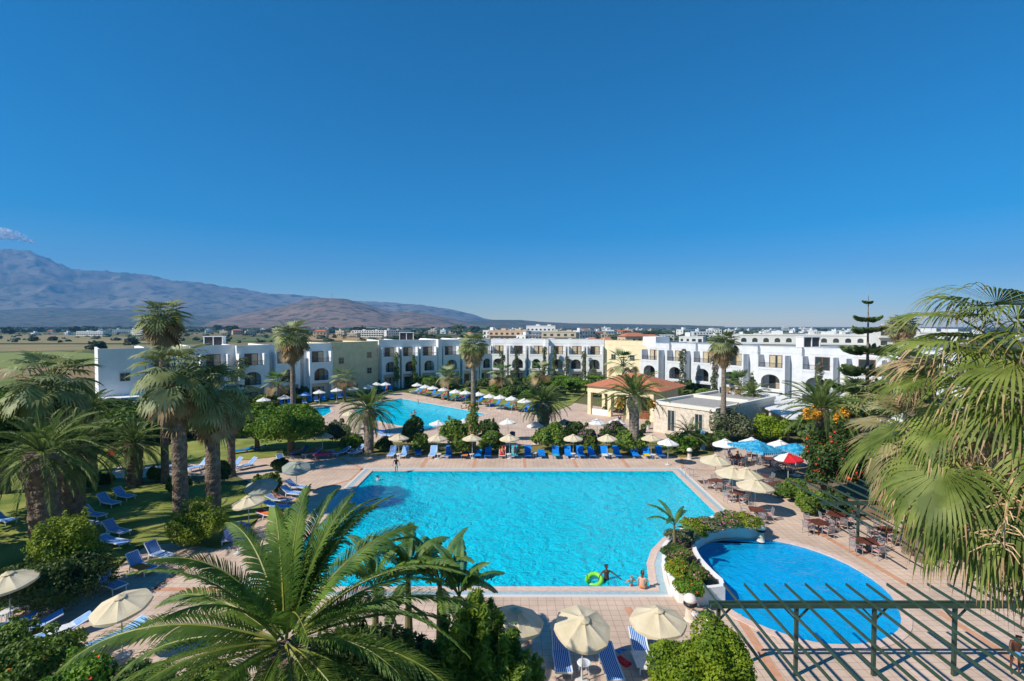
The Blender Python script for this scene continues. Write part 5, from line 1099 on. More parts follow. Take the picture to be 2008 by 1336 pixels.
def parasol_proto(key, Rad, hh, cm, n=8, base=True, pm=polem, h=.42):
    if key in UP: return None
    r = root('parasol', (0, -500, 0)); obj('canopy', canopy_mesh(Rad, h * Rad, cm, n), r, (0, 0, hh - .0))
    m = MB(); m.tube([(0, 0, .05), (0, 0, hh + h * Rad * .9)], .024, 8); m.build('pole', pm, r)
    m = MB()
    for k in range(n): a = 2 * math.pi * k / n; m.bar((.04 * math.cos(a), .04 * math.sin(a), hh + h * Rad * .80), (Rad * .97 * math.cos(a), Rad * .97 * math.sin(a), hh - .015), .018); m.bar((.03 * math.cos(a), .03 * math.sin(a), hh - .12), (Rad * .5 * math.cos(a), Rad * .5 * math.sin(a), hh + h * Rad * .36), .014)
    m.build('ribs', pm, r); m = MB(); m.lathe([(.27, 0), (.28, .05), (.2, .09), (.04, .11), (.035, .3)], 14); m.build('base', mat('parasol_base', (.55, .53, .5), rough=.8), r)
    UP[key] = r; return r
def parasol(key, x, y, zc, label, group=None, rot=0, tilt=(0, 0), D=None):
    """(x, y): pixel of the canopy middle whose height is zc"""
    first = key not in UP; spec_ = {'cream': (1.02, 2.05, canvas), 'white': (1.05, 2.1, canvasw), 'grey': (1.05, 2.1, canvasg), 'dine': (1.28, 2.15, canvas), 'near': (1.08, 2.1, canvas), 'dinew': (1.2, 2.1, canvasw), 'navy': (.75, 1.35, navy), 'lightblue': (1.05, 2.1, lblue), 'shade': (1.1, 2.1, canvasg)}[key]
    r = parasol_proto(key, *spec_) or copy_tree(UP[key]); q = P(x, y, zc); r.location = (q.x, q.y, DZ); r.rotation_euler = (0, 0, rot)
    for c in r.children:
        if c.name.split('.')[0] in ('canopy', 'ribs') and tilt != (0, 0):
            c.rotation_euler = (tilt[0], tilt[1], 0)
            if c.name.startswith('ribs'): hh = spec_[1]; M = Matrix.Translation((0, 0, hh)) @ Matrix.Rotation(tilt[1], 4, 'Y') @ Matrix.Rotation(tilt[0], 4, 'X') @ Matrix.Translation((0, 0, -hh)); c.location = M.translation; c.rotation_euler = M.to_euler()
    tag(r, label, 'parasol', group); return r
for i, x in enumerate((782, 858, 926, 999, 1124, 1191, 1277)):
    parasol('cream', x, 857 if x > 800 else 856, 2.25, f'cream parasol, {ORD[i]} from the left in the line behind the big pool', 'cream parasols behind the big pool', .2 + i, (.03 * (i % 3 - 1), .02))
for i, (x, y) in enumerate(((818, 754), (833.6, 757.5), (849, 760), (869.5, 763), (893, 767), (912.5, 769), (938.5, 772), (960, 776), (980.6, 778), (1003, 780.5), (1028, 785))):
    parasol('white', x, y, 2.3, f'white parasol, {ORD[i]} from the left in the line beyond the back pool', 'white parasols beyond the back pool', .4 * i)
for i, (x, y) in enumerate(((517, 783), (558, 778), (598, 772), (626, 768), (660, 764), (692, 761), (722, 758), (738, 752.5), (756, 752.5))):
    parasol('lightblue' if i == 2 else 'white', x, y, 2.3, ('pale blue' if i == 2 else 'white') + f' parasol, {ORD[i]} from the left in the line before the shaded wing', 'parasols before the shaded left wing', .3 * i)
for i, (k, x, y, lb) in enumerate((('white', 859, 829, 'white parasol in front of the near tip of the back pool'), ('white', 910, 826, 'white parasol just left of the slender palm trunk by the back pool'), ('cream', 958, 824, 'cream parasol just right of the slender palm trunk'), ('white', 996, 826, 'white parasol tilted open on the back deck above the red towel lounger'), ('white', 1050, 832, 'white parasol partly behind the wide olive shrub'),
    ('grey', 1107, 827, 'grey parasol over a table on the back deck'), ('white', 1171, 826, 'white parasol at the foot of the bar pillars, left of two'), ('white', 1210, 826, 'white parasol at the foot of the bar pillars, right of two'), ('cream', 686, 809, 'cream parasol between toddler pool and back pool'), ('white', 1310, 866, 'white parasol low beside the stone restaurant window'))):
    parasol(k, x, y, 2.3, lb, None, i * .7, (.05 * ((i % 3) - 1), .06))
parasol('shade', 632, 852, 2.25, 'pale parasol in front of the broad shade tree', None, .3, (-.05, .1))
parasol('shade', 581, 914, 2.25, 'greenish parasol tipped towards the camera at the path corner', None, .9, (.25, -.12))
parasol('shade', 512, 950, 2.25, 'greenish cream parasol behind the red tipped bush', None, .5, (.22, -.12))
parasol('cream', 487, 980, 2.25, 'cream parasol on the lawn edge with its fringe lifted', None, .1, (.05, -.12))
parasol('navy', 467, 1040, 1.4, 'navy parasol leaning low above a sunbather left of the big pool', None, .3, (.45, .1))
parasol('near', 18, 1136, 2.25, 'cream parasol cut by the left edge in front of the hedge', None, .2, (.1, -.1))
parasol('near', 238, 1182, 2.25, 'large cream parasol on the paving left of the near date palm', None, .5, (.12, -.15))
parasol('near', 1142, 1222, 2.3, 'cream parasol with a frayed near hem at the bottom centre', None, .1, (.30, .06))
parasol('near', 1290, 1208, 2.3, 'cream parasol behind the round clipped shrub', None, .6, (.02, -.05))
parasol('near', 1012, 1213, 2.2, 'cream parasol half covered by the tall feathery shrub', None, .9, (.1, .05))
for i, (x, y) in enumerate(((1403, 901), (1437, 926), (1475, 942), (1481, 950))):
    if i == 2: parasol('dine', 1463, 931, 2.2, 'cream dining parasol mostly hidden behind its neighbour', 'cream parasols over the dining tables', 1.0); continue
    parasol('dine', x, y, 2.3, ['pale cream dining parasol farthest from the camera', 'cream dining parasol, middle one at the right edge of the big pool', '', 'cream dining parasol nearest the round pool'][i], 'cream parasols over the dining tables', .3 * i, (.04, .05))
for i, (x, y) in enumerate(((1422, 866), (1474, 863), (1529, 868))): parasol('dinew', x, y, 2.4, ['white parasol left behind the bright blue parasol', 'white parasol peeping over the bright blue parasol', 'white parasol right behind the bright blue parasol'][i], 'white parasols behind the bright blue one', i)
def square_parasol(label, x, y, zc, half, rot, tilt, cm, ph=.55):
    q = P(x, y, zc); r = root('parasol', (q.x, q.y, DZ), rot, label, 'parasol'); m = MB(); n = 8; V = []; Fc = []
    for j in range(n + 1):
        for i in range(n + 1):
            u = i / n * 2 - 1; v = j / n * 2 - 1; t = max(abs(u), abs(v)); d = abs(abs(u) - abs(v)); V.append((u * half, v * half, ph * (1 - t) - .06 * math.sin(math.pi * t) * min(1, d * 2)))
    for j in range(n):
        for i in range(n): a = j * (n + 1) + i; Fc.append((a, a + 1, a + n + 2, a + n + 1) if (i < n / 2) == (j < n / 2) else (a, a + 1, a + n + 2, a + n + 1))
    m.add(V, Fc); h = half
    for (ax, ay), (bx, by) in (((-h, -h), (h, -h)), ((h, -h), (h, h)), ((h, h), (-h, h)), ((-h, h), (-h, -h))):
        k = 12
        for i in range(k):
            t0, t1 = i / k, (i + .92) / k; dz = -.20; m.add([(ax + (bx - ax) * t0, ay + (by - ay) * t0, 0), (ax + (bx - ax) * t1, ay + (by - ay) * t1, 0), (ax + (bx - ax) * (t1 - .01), ay + (by - ay) * (t1 - .01), dz), (ax + (bx - ax) * (t0 + .01), ay + (by - ay) * (t0 + .01), dz)], [(0, 1, 2, 3)])
    m.build('canopy', cm, r, loc=(0, 0, zc), rot=tilt); m = MB(); m.tube([(0, 0, 0), (0, 0, zc + ph * .9)], .035, 8); m.build('pole', polem, r); m = MB(); m.box(-.4, .4, -.4, .4, 0, .08); m.build('base', alum, r); return r
square_parasol('large square bright blue patterned parasol over the dining tables', 1484, 878, 2.7, 1.75, .55, (.06, .10, 0), canvasb, .7)
square_parasol('smaller bright blue parasol beside the red flowering climber', 1561, 880, 2.5, 1.2, .4, (.05, -.05, 0), canvasb, .5)
# red and white parasol
q = P(1546, 897, 2.3); r = root('parasol', (q.x, q.y, DZ), 0, 'red and white parasol in front of the red flowering climber', 'parasol')
me = canopy_mesh(1.2, .42, canvasw); me.materials.append(redm)
for pg in me.polygons:
    c = pg.center; a = math.degrees(math.atan2(c.y, c.x)) % 360
    if int(a // 45) in (5, 6, 7, 0): pg.material_index = 1
obj('canopy', me, r, (0, 0, 2.2)); m = MB(); m.tube([(0, 0, 0), (0, 0, 2.6)], .03, 8); m.build('pole', polem, r)
m = MB(); 
for k in range(10): a = -math.pi / 2 - .45 + k * .05 if False else 0
# ------------------------------------------------------------------ small things
def side_table(x, y, label, z=None):
    p = P(x, y); r = root('side_table', (p.x, p.y, DZ), .2, label, 'side table', 'small white side tables'); m = MB(); m.lathe([(.001, .40), (.25, .40), (.27, .415), (.27, .44), (.25, .45), (.001, .45)], 16); m.build('table_top', whitep, r)
    for k in range(4): l = MB(); a = k * math.pi / 2 + .78; l.bar((.17 * math.cos(a), .17 * math.sin(a), .40), (.22 * math.cos(a), .22 * math.sin(a), 0), .045); l.build('leg', whitep, r)
for i, (x, y) in enumerate(((782, 899), (861, 899), (925, 899), (998, 899), (1048, 897), (1124, 898), (1197, 899), (1281, 900))): side_table(x, y, f'small white table, {ORD[i]} from the left in the row behind the big pool')
side_table(690, 889, 'small round white table between two light blue loungers left of the palm'); side_table(470, 922, 'small round white table between the two loungers on the path'); side_table(396, 920, 'small round white table half hidden by the shaggy palm trunk')
side_table(294, 1118, 'small round white table between striped loungers on the paving'); side_table(206, 1062, 'small round white table on the shaded lawn'); side_table(14, 1218, 'small round white table at the left parasol foot')
side_table(1145, 1322, 'small round white table under the frayed parasol at the bottom')
p = P(34, 1208); r = root('stool', (p.x, p.y, DZ), .9, 'white plastic stool bench beside the left parasol pole', 'stool'); m = MB(); m.box(-.42, .42, -.2, .2, .36, .41); m.build('seat', whitep, r)
for sx in (-1, 1):
    for sy in (-1, 1): l = MB(); l.bar((sx * .36, sy * .15, .36), (sx * .40, sy * .18, 0), .06); l.build('leg', whitep, r)
# dining tables and chairs
def chair_proto():
    r = root('dining_chair', (0, -500, 0)); m = MB(); m.box(-.22, .22, -.22, .22, .42, .45); m.build('seat', alum, r)
    m = MB(); m.box(-.20, .20, -.20, .20, .451, .49); m.build('cushion', mat('faded_red_cushion', (.60, .25, .24), (.66, .36, .33), 5, .9), r)
    m = MB()
    for s in (-1, 1): m.bar((s * .21, .2, .43), (s * .21, .30, .90), .03); m.bar((s * .25, -.18, .66), (s * .25, .24, .66), .035, .02)
    m.bar((-.21, .30, .88), (.21, .30, .88), .03); 
    for k in range(4): m.bar((-.21, .22 + .02 * k, .52 + k * .09), (.21, .22 + .02 * k, .52 + k * .09), .012, .05)
    m.build('backrest', alum, r)
    for sx in (-1, 1):
        for sy in (-1, 1): l = MB(); l.bar((sx * .24, sy * .2, .66 if sy < 0 else .43), (sx * .25, sy * .23, 0), .03); l.build('leg', alum, r)
    return r
def table_proto():
    r = root('dining_table', (0, -500, 0)); m = MB(); m.box(-.5, .5, -.5, .5, .70, .74)
    for k in range(7): m.box(-.49 + k * .142, -.37 + k * .142, -.49, .49, .741, .752)
    m.build('table_top', rattan, r)
    m = MB(); m.tube([(0, 0, .03), (0, 0, .70)], .05, 8); m.build('pedestal', rattan, r)
    m = MB(); m.bar((-.32, -.32, .03), (.32, .32, .03), .07, .05); m.bar((-.32, .32, .03), (.32, -.32, .03), .07, .05); m.build('foot', rattan, r); return r
CP = chair_proto(); TP = table_proto(); usedc = [0, 0]
TB = [(1405, 960, 'by the near corner of the pool hand rail'), (1446, 984, 'under the middle cream dining parasol'), (1484, 1020, 'under the cream dining parasol nearest the round pool'), (1605, 1046, 'beneath the far pergola'), (1640, 1030, 'behind it, beneath the far pergola'), (1700, 1085, 'beside the drooping leaves at the right'), (1738, 1062, 'in the shadow of the drooping leaves'),
      (1445, 912, 'left under the bright blue parasol'), (1475, 908, 'in the middle under the bright blue parasol'), (1510, 915, 'right under the bright blue parasol'), (1540, 925, 'beside the red and white parasol'), (1495, 950, 'between the dining parasols and the planted bed'), (1515, 968, 'at the tip of the planted bed')]
ct = 0
for i, (x, y, wh) in enumerate(TB):
    p = P(x, y); t = TP if i == 0 else copy_tree(TP); t.location = (p.x, p.y, DZ); t.rotation_euler = (0, 0, .3 + .5 * i); tag(t, 'square brown dining table ' + wh, 'table', 'brown dining tables')
    for k, nm in enumerate(('left', 'near', 'right', 'far')):
        a = .3 + .5 * i + .0; a = (.2 if i % 2 else -.15) + math.pi + k * math.pi / 2; c = CP if ct == 0 else copy_tree(CP); ct += 1
        c.location = (p.x + .78 * math.cos(a), p.y + .78 * math.sin(a), DZ); c.rotation_euler = (0, 0, a - math.pi / 2); tag(c, f'metal chair, {nm} side of the table {wh}', 'chair', 'grey metal dining chairs')
# ball topped stone bollard lamps
def ball_lamp(x, y, label, s=1, z=0):
    p = P(x, y, z); r = root('bollard_lamp', (p.x, p.y, z + .02), 0, label, 'bollard lamp', 'white ball topped bollards'); m = MB(); m.lathe([(.26 * s, 0), (.22 * s, .1), (.18 * s, .55 * s), (.22 * s, .62 * s)], 14); m.build('pedestal', stonem, r)
    m = MB(); m.lathe([(.20 * s, .621 * s), (.29 * s, .68 * s), (.29 * s, .74 * s), (.24 * s, .80 * s)], 16); m.build('collar', black, r); m = MB(); m.lathe([(.24 * s, .801 * s)] + [(.29 * s * math.cos(a), (.88 + .27 * math.sin(a)) * s) for a in (0, .3, .6, .9, 1.2, 1.4, 1.57)], 16); m.build('globe', mat('white_globe', (.78, .70, .64), rough=.4), r, smooth=True)
ball_lamp(1353, 1216, 'ball topped stone bollard in front of the white flower bed wall', 1.05); ball_lamp(1492, 1062, 'ball topped bollard at the right end of the white flower bed', .95); ball_lamp(1352, 901, 'ball topped bollard near the blue post at the far side', 1.0)
p = P(1378, 884); r = root('shower_post', (p.x, p.y, 0), 0, 'light blue shower post beside the bright shrub', 'shower post'); m = MB(); m.box(-.2, .2, -.12, .12, 0, 2.2); m.build('post', mat('light_blue_paint', (.16, .42, .62), rough=.5), r); m = MB(); m.tube([(0, -.12, 1.9), (0, -.35, 2.05), (0, -.45, 1.95)], .025, 6); m.build('shower_head', alum, r)
# pool hand rail
p = P(1350, 936); r = root('hand_rail', (p.x, p.y, DZ), .3, 'curved metal hand rail at the right far corner of the big pool', 'hand rail')
for s in (-.25, .25): m = MB(); m.tube([(-.5, s, -.1), (-.5, s, .5), (-.4, s, .8), (-.1, s, .85), (.3, s, .7), (.35, s, 0)], .025, 7); m.build('tube', alum, r)
p = P(1400, 945); o = MB(); o.box(-.55, .55, -.45, .45, 0, .03); o = o.build('floor_mat', mat('brown_rubber', (.10, .05, .04), rough=.9), None, loc=(p.x - .8, p.y - .2, DZ + .01)); tag(o, 'dark brown mat on the deck at the pool corner', 'mat')
# pergolas
def pergola(label, x0, nx, sp, y0, y1, z, yb, posts, brace=True):
    r = root('pergola', (x0, y1, 0), 0, label, 'pergola')
    for i in range(nx): m = MB(); m.box(-.027, .027, y0 - y1, 0, z + .16, z + .26); obj('slat', m.mesh('slat', greenm), r, (i * sp, 0, 0))
    for b, dy in ((0, 0), (1, .22)): m = MB(); m.box(-.25, (nx - 1) * sp + .4, yb - y1 + dy - .04, yb - y1 + dy + .04, z, z + .159); m.build('beam', greenm, r)
    for px_ in posts:
        m = MB(); m.box(px_ - .06, px_ + .06, yb - y1 + .05, yb - y1 + .17, 0, z - .001); m.build('post', greenm, r)
        if brace: m = MB(); m.bar((px_ + .5, yb - y1 + .11, z - .02), (px_, yb - y1 + .11, z - .55), .06); m.bar((px_ - .5, yb - y1 + .11, z - .02), (px_, yb - y1 + .11, z - .55), .06); m.build('brace', greenm, r)
    return r
pergola('near dark green pergola with long slats over the paving at the bottom right', 7.85, 18, .835, 13.6, 20.7, 2.72, 19.3, (0.1, 3.1, 6.1, 9.2, 12.4))
pergola('far dark green pergola with thin slats beside the red hibiscus', 18.9, 9, 1.0, 26.5, 35.0, 2.75, 30.5, (2.0, 5.0, 8.0))
# ------------------------------------------------------------------ people
BASE = dict(pelvis=(0, 0, .95), belly=(0, 0, 1.10), chest=(0, .01, 1.32), neck=(0, .01, 1.49), chin=(0, -.01, 1.56), head=(0, -.005, 1.66), crown=(0, .005, 1.73),
            shl=(-.18, 0, 1.42), ell=(-.25, .02, 1.14), wrl=(-.27, -.04, .88), shr=(.18, 0, 1.42), elr=(.25, .02, 1.14), wrr=(.27, -.04, .88),
            hil=(-.095, 0, .90), knl=(-.11, -.01, .50), anl=(-.12, .02, .08), tol=(-.13, -.16, .03), hir=(.095, 0, .90), knr=(.11, -.01, .50), anr=(.12, .02, .08), tor=(.13, -.16, .03))
RAD = dict(pelvis=.125, belly=.105, chest=.13, neck=.052, chin=.062, head=.088, crown=.060, sh=.062, el=.040, wr=.028, hi=.085, kn=.055, an=.038, to=.030)
def skinobj(name, V, E, Rd, m, parent, sub=1, rootv=0):
    me = bpy.data.meshes.new(name); me.from_pydata(V, E, []); me.materials.append(m); o = obj(name, me, parent)
    s = o.modifiers.new('skin', 'SKIN'); s.use_smooth_shade = True
    for i, rr in enumerate(Rd): v = me.skin_vertices[0].data[i]; v.radius = (rr, rr * .85) if not isinstance(rr, tuple) else rr; v.use_root = (i == rootv)
    if sub: u = o.modifiers.new('sub', 'SUBSURF'); u.levels = sub; u.render_levels = sub
    return o
def person(label, loc, rz_=0, sc=1.0, pose=None, sk=skin1, hair=hairm, longhair=False, clothes=(), rot=None, fingers=False, cat='person'):
    r = root('person', loc, rz_, label, cat); r.scale = (sc, sc, sc)
    if rot: r.rotation_euler = rot
    J = dict(BASE); J.update(pose or {}); J = {k: Vector(v) for k, v in J.items()}
    names = list(J); V = [J[n] for n in names]; ix = {n: i for i, n in enumerate(names)}
    Rd = [(.145, .105) if n == 'pelvis' else (.135, .095) if n == 'belly' else (.165, .11) if n == 'chest' else RAD.get(n, RAD.get(n[:2])) for n in names]
    E = [('pelvis', 'belly'), ('belly', 'chest'), ('chest', 'neck'), ('neck', 'chin'), ('chin', 'head'), ('head', 'crown'), ('chest', 'shl'), ('shl', 'ell'), ('ell', 'wrl'), ('chest', 'shr'), ('shr', 'elr'), ('elr', 'wrr'), ('pelvis', 'hil'), ('hil', 'knl'), ('knl', 'anl'), ('anl', 'tol'), ('pelvis', 'hir'), ('hir', 'knr'), ('knr', 'anr'), ('anr', 'tor')]
    E = [(ix[a], ix[b]) for a, b in E]
    for s in 'lr':
        w = J['wr' + s]; d = (w - J['el' + s]).normalized(); sd_ = d.cross(Vector((0, 1, 0)) if abs(d.y) < .8 else Vector((1, 0, 0))).normalized()
        V.append(w + d * .07); Rd.append(.030); E.append((ix['wr' + s], len(V) - 1)); palm_ = len(V) - 1
        if fingers:
            for k, q in enumerate((-.027, -.009, .009, .027)):
                L = (.062, .078, .074, .056)[k]; V.append(w + d * .095 + sd_ * q); Rd.append(.010); E.append((palm_, len(V) - 1)); V.append(w + d * (.095 + L) + sd_ * q * 1.5 - Vector((0, 0, .012))); Rd.append(.008); E.append((len(V) - 2, len(V) - 1))
            V.append(w + d * .05 + sd_ * -.05); Rd.append(.011); E.append((palm_, len(V) - 1)); V.append(w + d * .085 + sd_ * -.068); Rd.append(.008); E.append((len(V) - 2, len(V) - 1))
    skinobj('body', V, E, Rd, sk, r, 1)
    hd = J['head']; up = (J['crown'] - J['chin']).normalized(); fw = Vector((0, -1, 0)); fw = (fw - up * fw.dot(up)).normalized(); rt_ = up.cross(fw)
    if fingers:
        m = MB(); m.tube([hd + fw * .075 + up * .01, hd + fw * .105 - up * .02, hd + fw * .078 - up * .025], [.012, .016, .012], 5)
        for s in (-1, 1): m.lathe([(.001, -.022), (.014, 0), (.001, .022)], 6, 0, tuple(hd + rt_ * s * .088 + up * -.005))
        m.tube([hd + fw * .078 - up * .05 - rt_ * .022, hd + fw * .086 - up * .05, hd + fw * .078 - up * .05 + rt_ * .022], .006, 4); m.build('face', sk, r)
        m = MB()
        for s in (-1, 1): m.lathe([(.001, -.009), (.011, 0), (.001, .009)], 6, 0, tuple(hd + fw * .083 + rt_ * s * .032 + up * .012))
        m.build('eyes', black, r)
    hv = [hd - fw * .012 + up * .015, hd - fw * .03 + up * .055, hd - fw * .045 - up * .0]; hr_ = [.090, .070, .075]; he = [(0, 1), (0, 2)]
    if longhair: hv += [hd - fw * .08 - up * .15, hd - fw * .10 - up * .32]; hr_ += [.07, .045]; he += [(2, 3), (3, 4)]
    skinobj('hair', hv, he, hr_, hair, r, 1)
    for nm, m_ in clothes:
        if nm == 'shorts':
            a = [J['pelvis'] + (J['belly'] - J['pelvis']) * .35, J['pelvis'], J['hil'], J['hil'].lerp(J['knl'], .6), J['hir'], J['hir'].lerp(J['knr'], .6)]
            skinobj('shorts', a, [(0, 1), (1, 2), (2, 3), (1, 4), (4, 5)], [(.148, .112), (.155, .118), .10, .088, .10, .088], m_, r, 1, 1)
        if nm == 'briefs': skinobj('swimsuit', [J['pelvis'] + (J['belly'] - J['pelvis']) * .3, J['pelvis'], J['hil'].lerp(J['knl'], .08), J['hir'].lerp(J['knr'], .08)], [(0, 1), (1, 2), (1, 3)], [(.148, .11), (.155, .118), .096, .096], m_, r, 1, 1)
        if nm == 'top': skinobj('top', [J['chest'].lerp(J['belly'], .22), J['chest'].lerp(J['belly'], .08)], [(0, 1)], [(.158, .112), (.160, .114)], m_, r, 1, 1)
        if nm == 'shirt':
            a = [J['pelvis'], J['belly'], J['chest'], J['neck'].lerp(J['chest'], .4), J['shl'], J['shl'].lerp(J['ell'], .6), J['shr'], J['shr'].lerp(J['elr'], .6)]
            skinobj('shirt', a, [(0, 1), (1, 2), (2, 3), (2, 4), (4, 5), (2, 6), (6, 7)], [(.16, .125), (.155, .115), (.178, .125), .075, .075, .06, .075, .06], m_, r, 1, 2)
    return r
swimk = mat('dark_swim_shorts', (.015, .02, .04), rough=.6)
# man standing in the pool holding a lime ring
p = P(1192, 1163, -.035); p.y = 26.1 + .75
ARMS = dict(ell=(-.40, -.10, 1.22), wrl=(-.52, -.30, 1.04), elr=(.42, -.06, 1.24), wrr=(.66, -.14, 1.08), knl=(-.16, -.02, .50), anl=(-.20, .03, .08), tol=(-.22, -.15, .03), knr=(.15, -.02, .5), anr=(.19, .03, .08), tor=(.21, -.15, .03))
man = person('man standing thigh deep in the big pool with arms spread, holding a lime swim ring', (5.05, 27.0, -.98), .12, 1.0, ARMS, skin2, hairm, clothes=(('shorts', swimk),), fingers=True)
r = root('swim_ring', (4.38, 26.8, .06), .3, 'lime green inflatable swim ring held by the man in the pool', 'swim ring'); m = MB(); n = 20; V = []; Fc = []
for i in range(n):
    for j in range(8): a = 2 * math.pi * i / n; b_ = 2 * math.pi * j / 8; V.append(((.36 + .12 * math.cos(b_)) * math.cos(a), (.36 + .12 * math.cos(b_)) * math.sin(a), .12 * math.sin(b_)))
for i in range(n):
    for j in range(8): Fc.append((i * 8 + j, ((i + 1) % n) * 8 + j, ((i + 1) % n) * 8 + (j + 1) % 8, i * 8 + (j + 1) % 8))
m.add(V, Fc); m.build('ring', limeg, r, smooth=True, rot=(.35, -.3, 0)); m = MB(); m.tube([(-.40, -.1, .0), (-.52, -.1, .14), (-.50, -.1, .32), (-.60, -.12, .38)], [.11, .09, .07, .03], 8); m.build('dragon_neck', limeg, r, smooth=True)
r.children[1].name = 'animal_neck'
SIT = dict(pelvis=(0, 0, .12), belly=(0, -.02, .27), chest=(0, -.05, .48), neck=(0, -.07, .65), chin=(0, -.10, .71), head=(0, -.11, .81), crown=(0, -.10, .88), shl=(-.17, -.05, .58), ell=(-.24, -.16, .34), wrl=(-.12, -.36, .24), shr=(.17, -.05, .58), elr=(.25, -.08, .32), wrr=(.26, -.20, .10),
           hil=(-.095, -.04, .10), knl=(-.13, -.44, .14), anl=(-.13, -.46, -.28), tol=(-.13, -.60, -.34), hir=(.095, -.04, .10), knr=(.13, -.44, .14), anr=(.13, -.46, -.28), tor=(.13, -.60, -.34))
person('woman with long dark hair sitting on the pool edge in an orange bikini', (6.65, 25.82, DZ + .03), R(150), 1.0, SIT, skin3, mat('brown_hair', (.10, .045, .02), rough=.6), True, (('briefs', orangem), ('top', orangem)), fingers=True)
person('toddler in a turquoise swimsuit with orange arm bands standing in the shallow edge', (6.2, 26.25, -.42), R(200), .56, dict(ell=(-.32, -.02, 1.25), wrl=(-.48, -.1, 1.15), elr=(.32, -.02, 1.25), wrr=(.48, -.1, 1.15)), skin3, hairl, False, (('shirt', tealm),), fingers=True)
tod = [o for o in COL.objects if o.name.startswith('person')][-1]
m = MB()
for s in (-1, 1): m.lathe([(.07, -.09), (.12, -.05), (.12, .05), (.07, .09)], 10, 0, (s * .33, -.02, 1.27))
m.build('arm_bands', orangem, tod)
# boy at the far edge of the pool
p = P(777, 928); person('boy in dark top and light blue shorts walking along the far pool edge', (p.x, p.y, DZ + .03), R(20), .82, dict(knl=(-.1, -.14, .52), anl=(-.1, -.10, .10), tol=(-.1, -.26, .06), anr=(.12, .22, .10), tor=(.12, .08, .03), ell=(-.3, .1, 1.16), wrl=(-.34, .0, .92), elr=(.3, -.1, 1.16), wrr=(.36, -.22, .98)), skin2, hairm, False, (('shirt', black), ('shorts', mat('pale_blue_cloth', (.35, .6, .7), rough=.8))), fingers=True)
p = P(738, 938, -.03); person('swimmer holding the far left corner of the big pool', (p.x + .3, p.y - .6, -1.2), R(160), .9, dict(ell=(-.3, -.2, 1.30), wrl=(-.34, -.45, 1.36), elr=(.3, -.2, 1.3), wrr=(.34, -.45, 1.36)), skin3, hairm, False, (('shorts', whitep),))
REC = dict(pelvis=(0, 0, .12), belly=(0, .14, .17), chest=(0, .36, .33), neck=(0, .50, .46), chin=(0, .54, .52), head=(0, .62, .58), crown=(0, .68, .62), shl=(-.17, .44, .40), ell=(-.30, .22, .24), wrl=(-.22, -.02, .2), shr=(.17, .44, .40), elr=(.30, .22, .24), wrr=(.22, -.02, .2),
           hil=(-.09, -.05, .12), knl=(-.13, -.46, .30), anl=(-.13, -.80, .09), tol=(-.14, -.93, .14), hir=(.09, -.05, .12), knr=(.13, -.46, .14), anr=(.13, -.88, .09), tor=(.14, -.93, .2))
def recliner(x, y, rot, label, sk=skin1, cl=swimk, hair=hairm, dy=0): 
    p = P(x, y); return person(label, (p.x, p.y, DZ + .34), rot, .95, REC, sk, hair, False, (('briefs', cl),))
recliner(985, FRY, 0, 'sunbather in red reclining on the red covered lounger behind the big pool', skin1, redm); recliner(1009, FRY, 0, 'sunbather reclining on the teal covered lounger next to the red one', skin3, tealm)
for i, (x, y, lb, sk) in enumerate(((830, 773.5, 'sunbather on the red covered lounger at the far rim of the back pool', skin1), (867, 779.5, 'pinkish sunbather near the middle of the back pool rim', skin3), (900, 785.5, 'sunbather on an orange red towel left of the slender palm', skin1), (956, 794, 'sunbather on a red towel right of the slender palm', skin1))): recliner(x, y, -.9, lb, sk, orangem)
recliner(588, 892, -.6, 'person lying on a blue lounger in the shade of the broad tree', skin3, pinkm); recliner(612, 895, -.75, 'person sitting back on a lounger beside the pink mat', skin1, redm); recliner(548, 988, 1.35, 'sunbather on a striped lounger under the greenish parasols', skin1, swimk); recliner(450, 1060, .4, 'sunbather beneath the low navy parasol', skin3, redm)
for i, (x, y, lb) in enumerate(((1007, 806, 'bather in red standing on the back deck by the teal lounger, left of two'), (1012, 806, 'bather in red standing on the back deck by the teal lounger, right of two'), (758, 772, 'bather standing at the far left corner of the back pool'), (600, 790, 'bather standing among the loungers before the shaded wing'))):
    p = P(x, y); person(lb, (p.x, p.y, DZ), i * 1.3, 1, None, skin1, hairm, False, (('shorts', redm if i < 2 else swimk),))
for i, (x, y, lb) in enumerate(((807, 817, 'swimmer at the left of two in the back pool'), (813, 812, 'swimmer at the right of two in the back pool'), (905, 803, 'swimmer near the far rim of the back pool'), (914, 802, 'bather with folded arms at the far rim of the back pool'))):
    p = P(x, y, -.03); person(lb, (p.x, p.y, -1.15), i, 1, dict(ell=(-.3, -.25, 1.3), wrl=(-.3, -.5, 1.25), elr=(.3, -.25, 1.3), wrr=(.3, -.5, 1.25)), skin1, hairm, False, (('shorts', swimk),))
p = P(1440, 905); person('guest in blue sitting at a table under the bright blue parasol', (p.x - .5, p.y + .3, .50), .4, 1, SIT, skin1, hairm, False, (('shirt', blue),)); p = P(1462, 915); person('guest in brown sitting at the table under the bright blue parasol', (p.x - .6, p.y + .5, .50), .4, 1, SIT, skin1, hairm, False, (('shirt', rattan),))
p = P(1378, 1226); person('guest in white reclining behind the near corner of the round pool', (p.x, p.y, .12), R(60), .95, REC, skin3, hairl, False, (('shirt', whitep), ('shorts', whitep)))
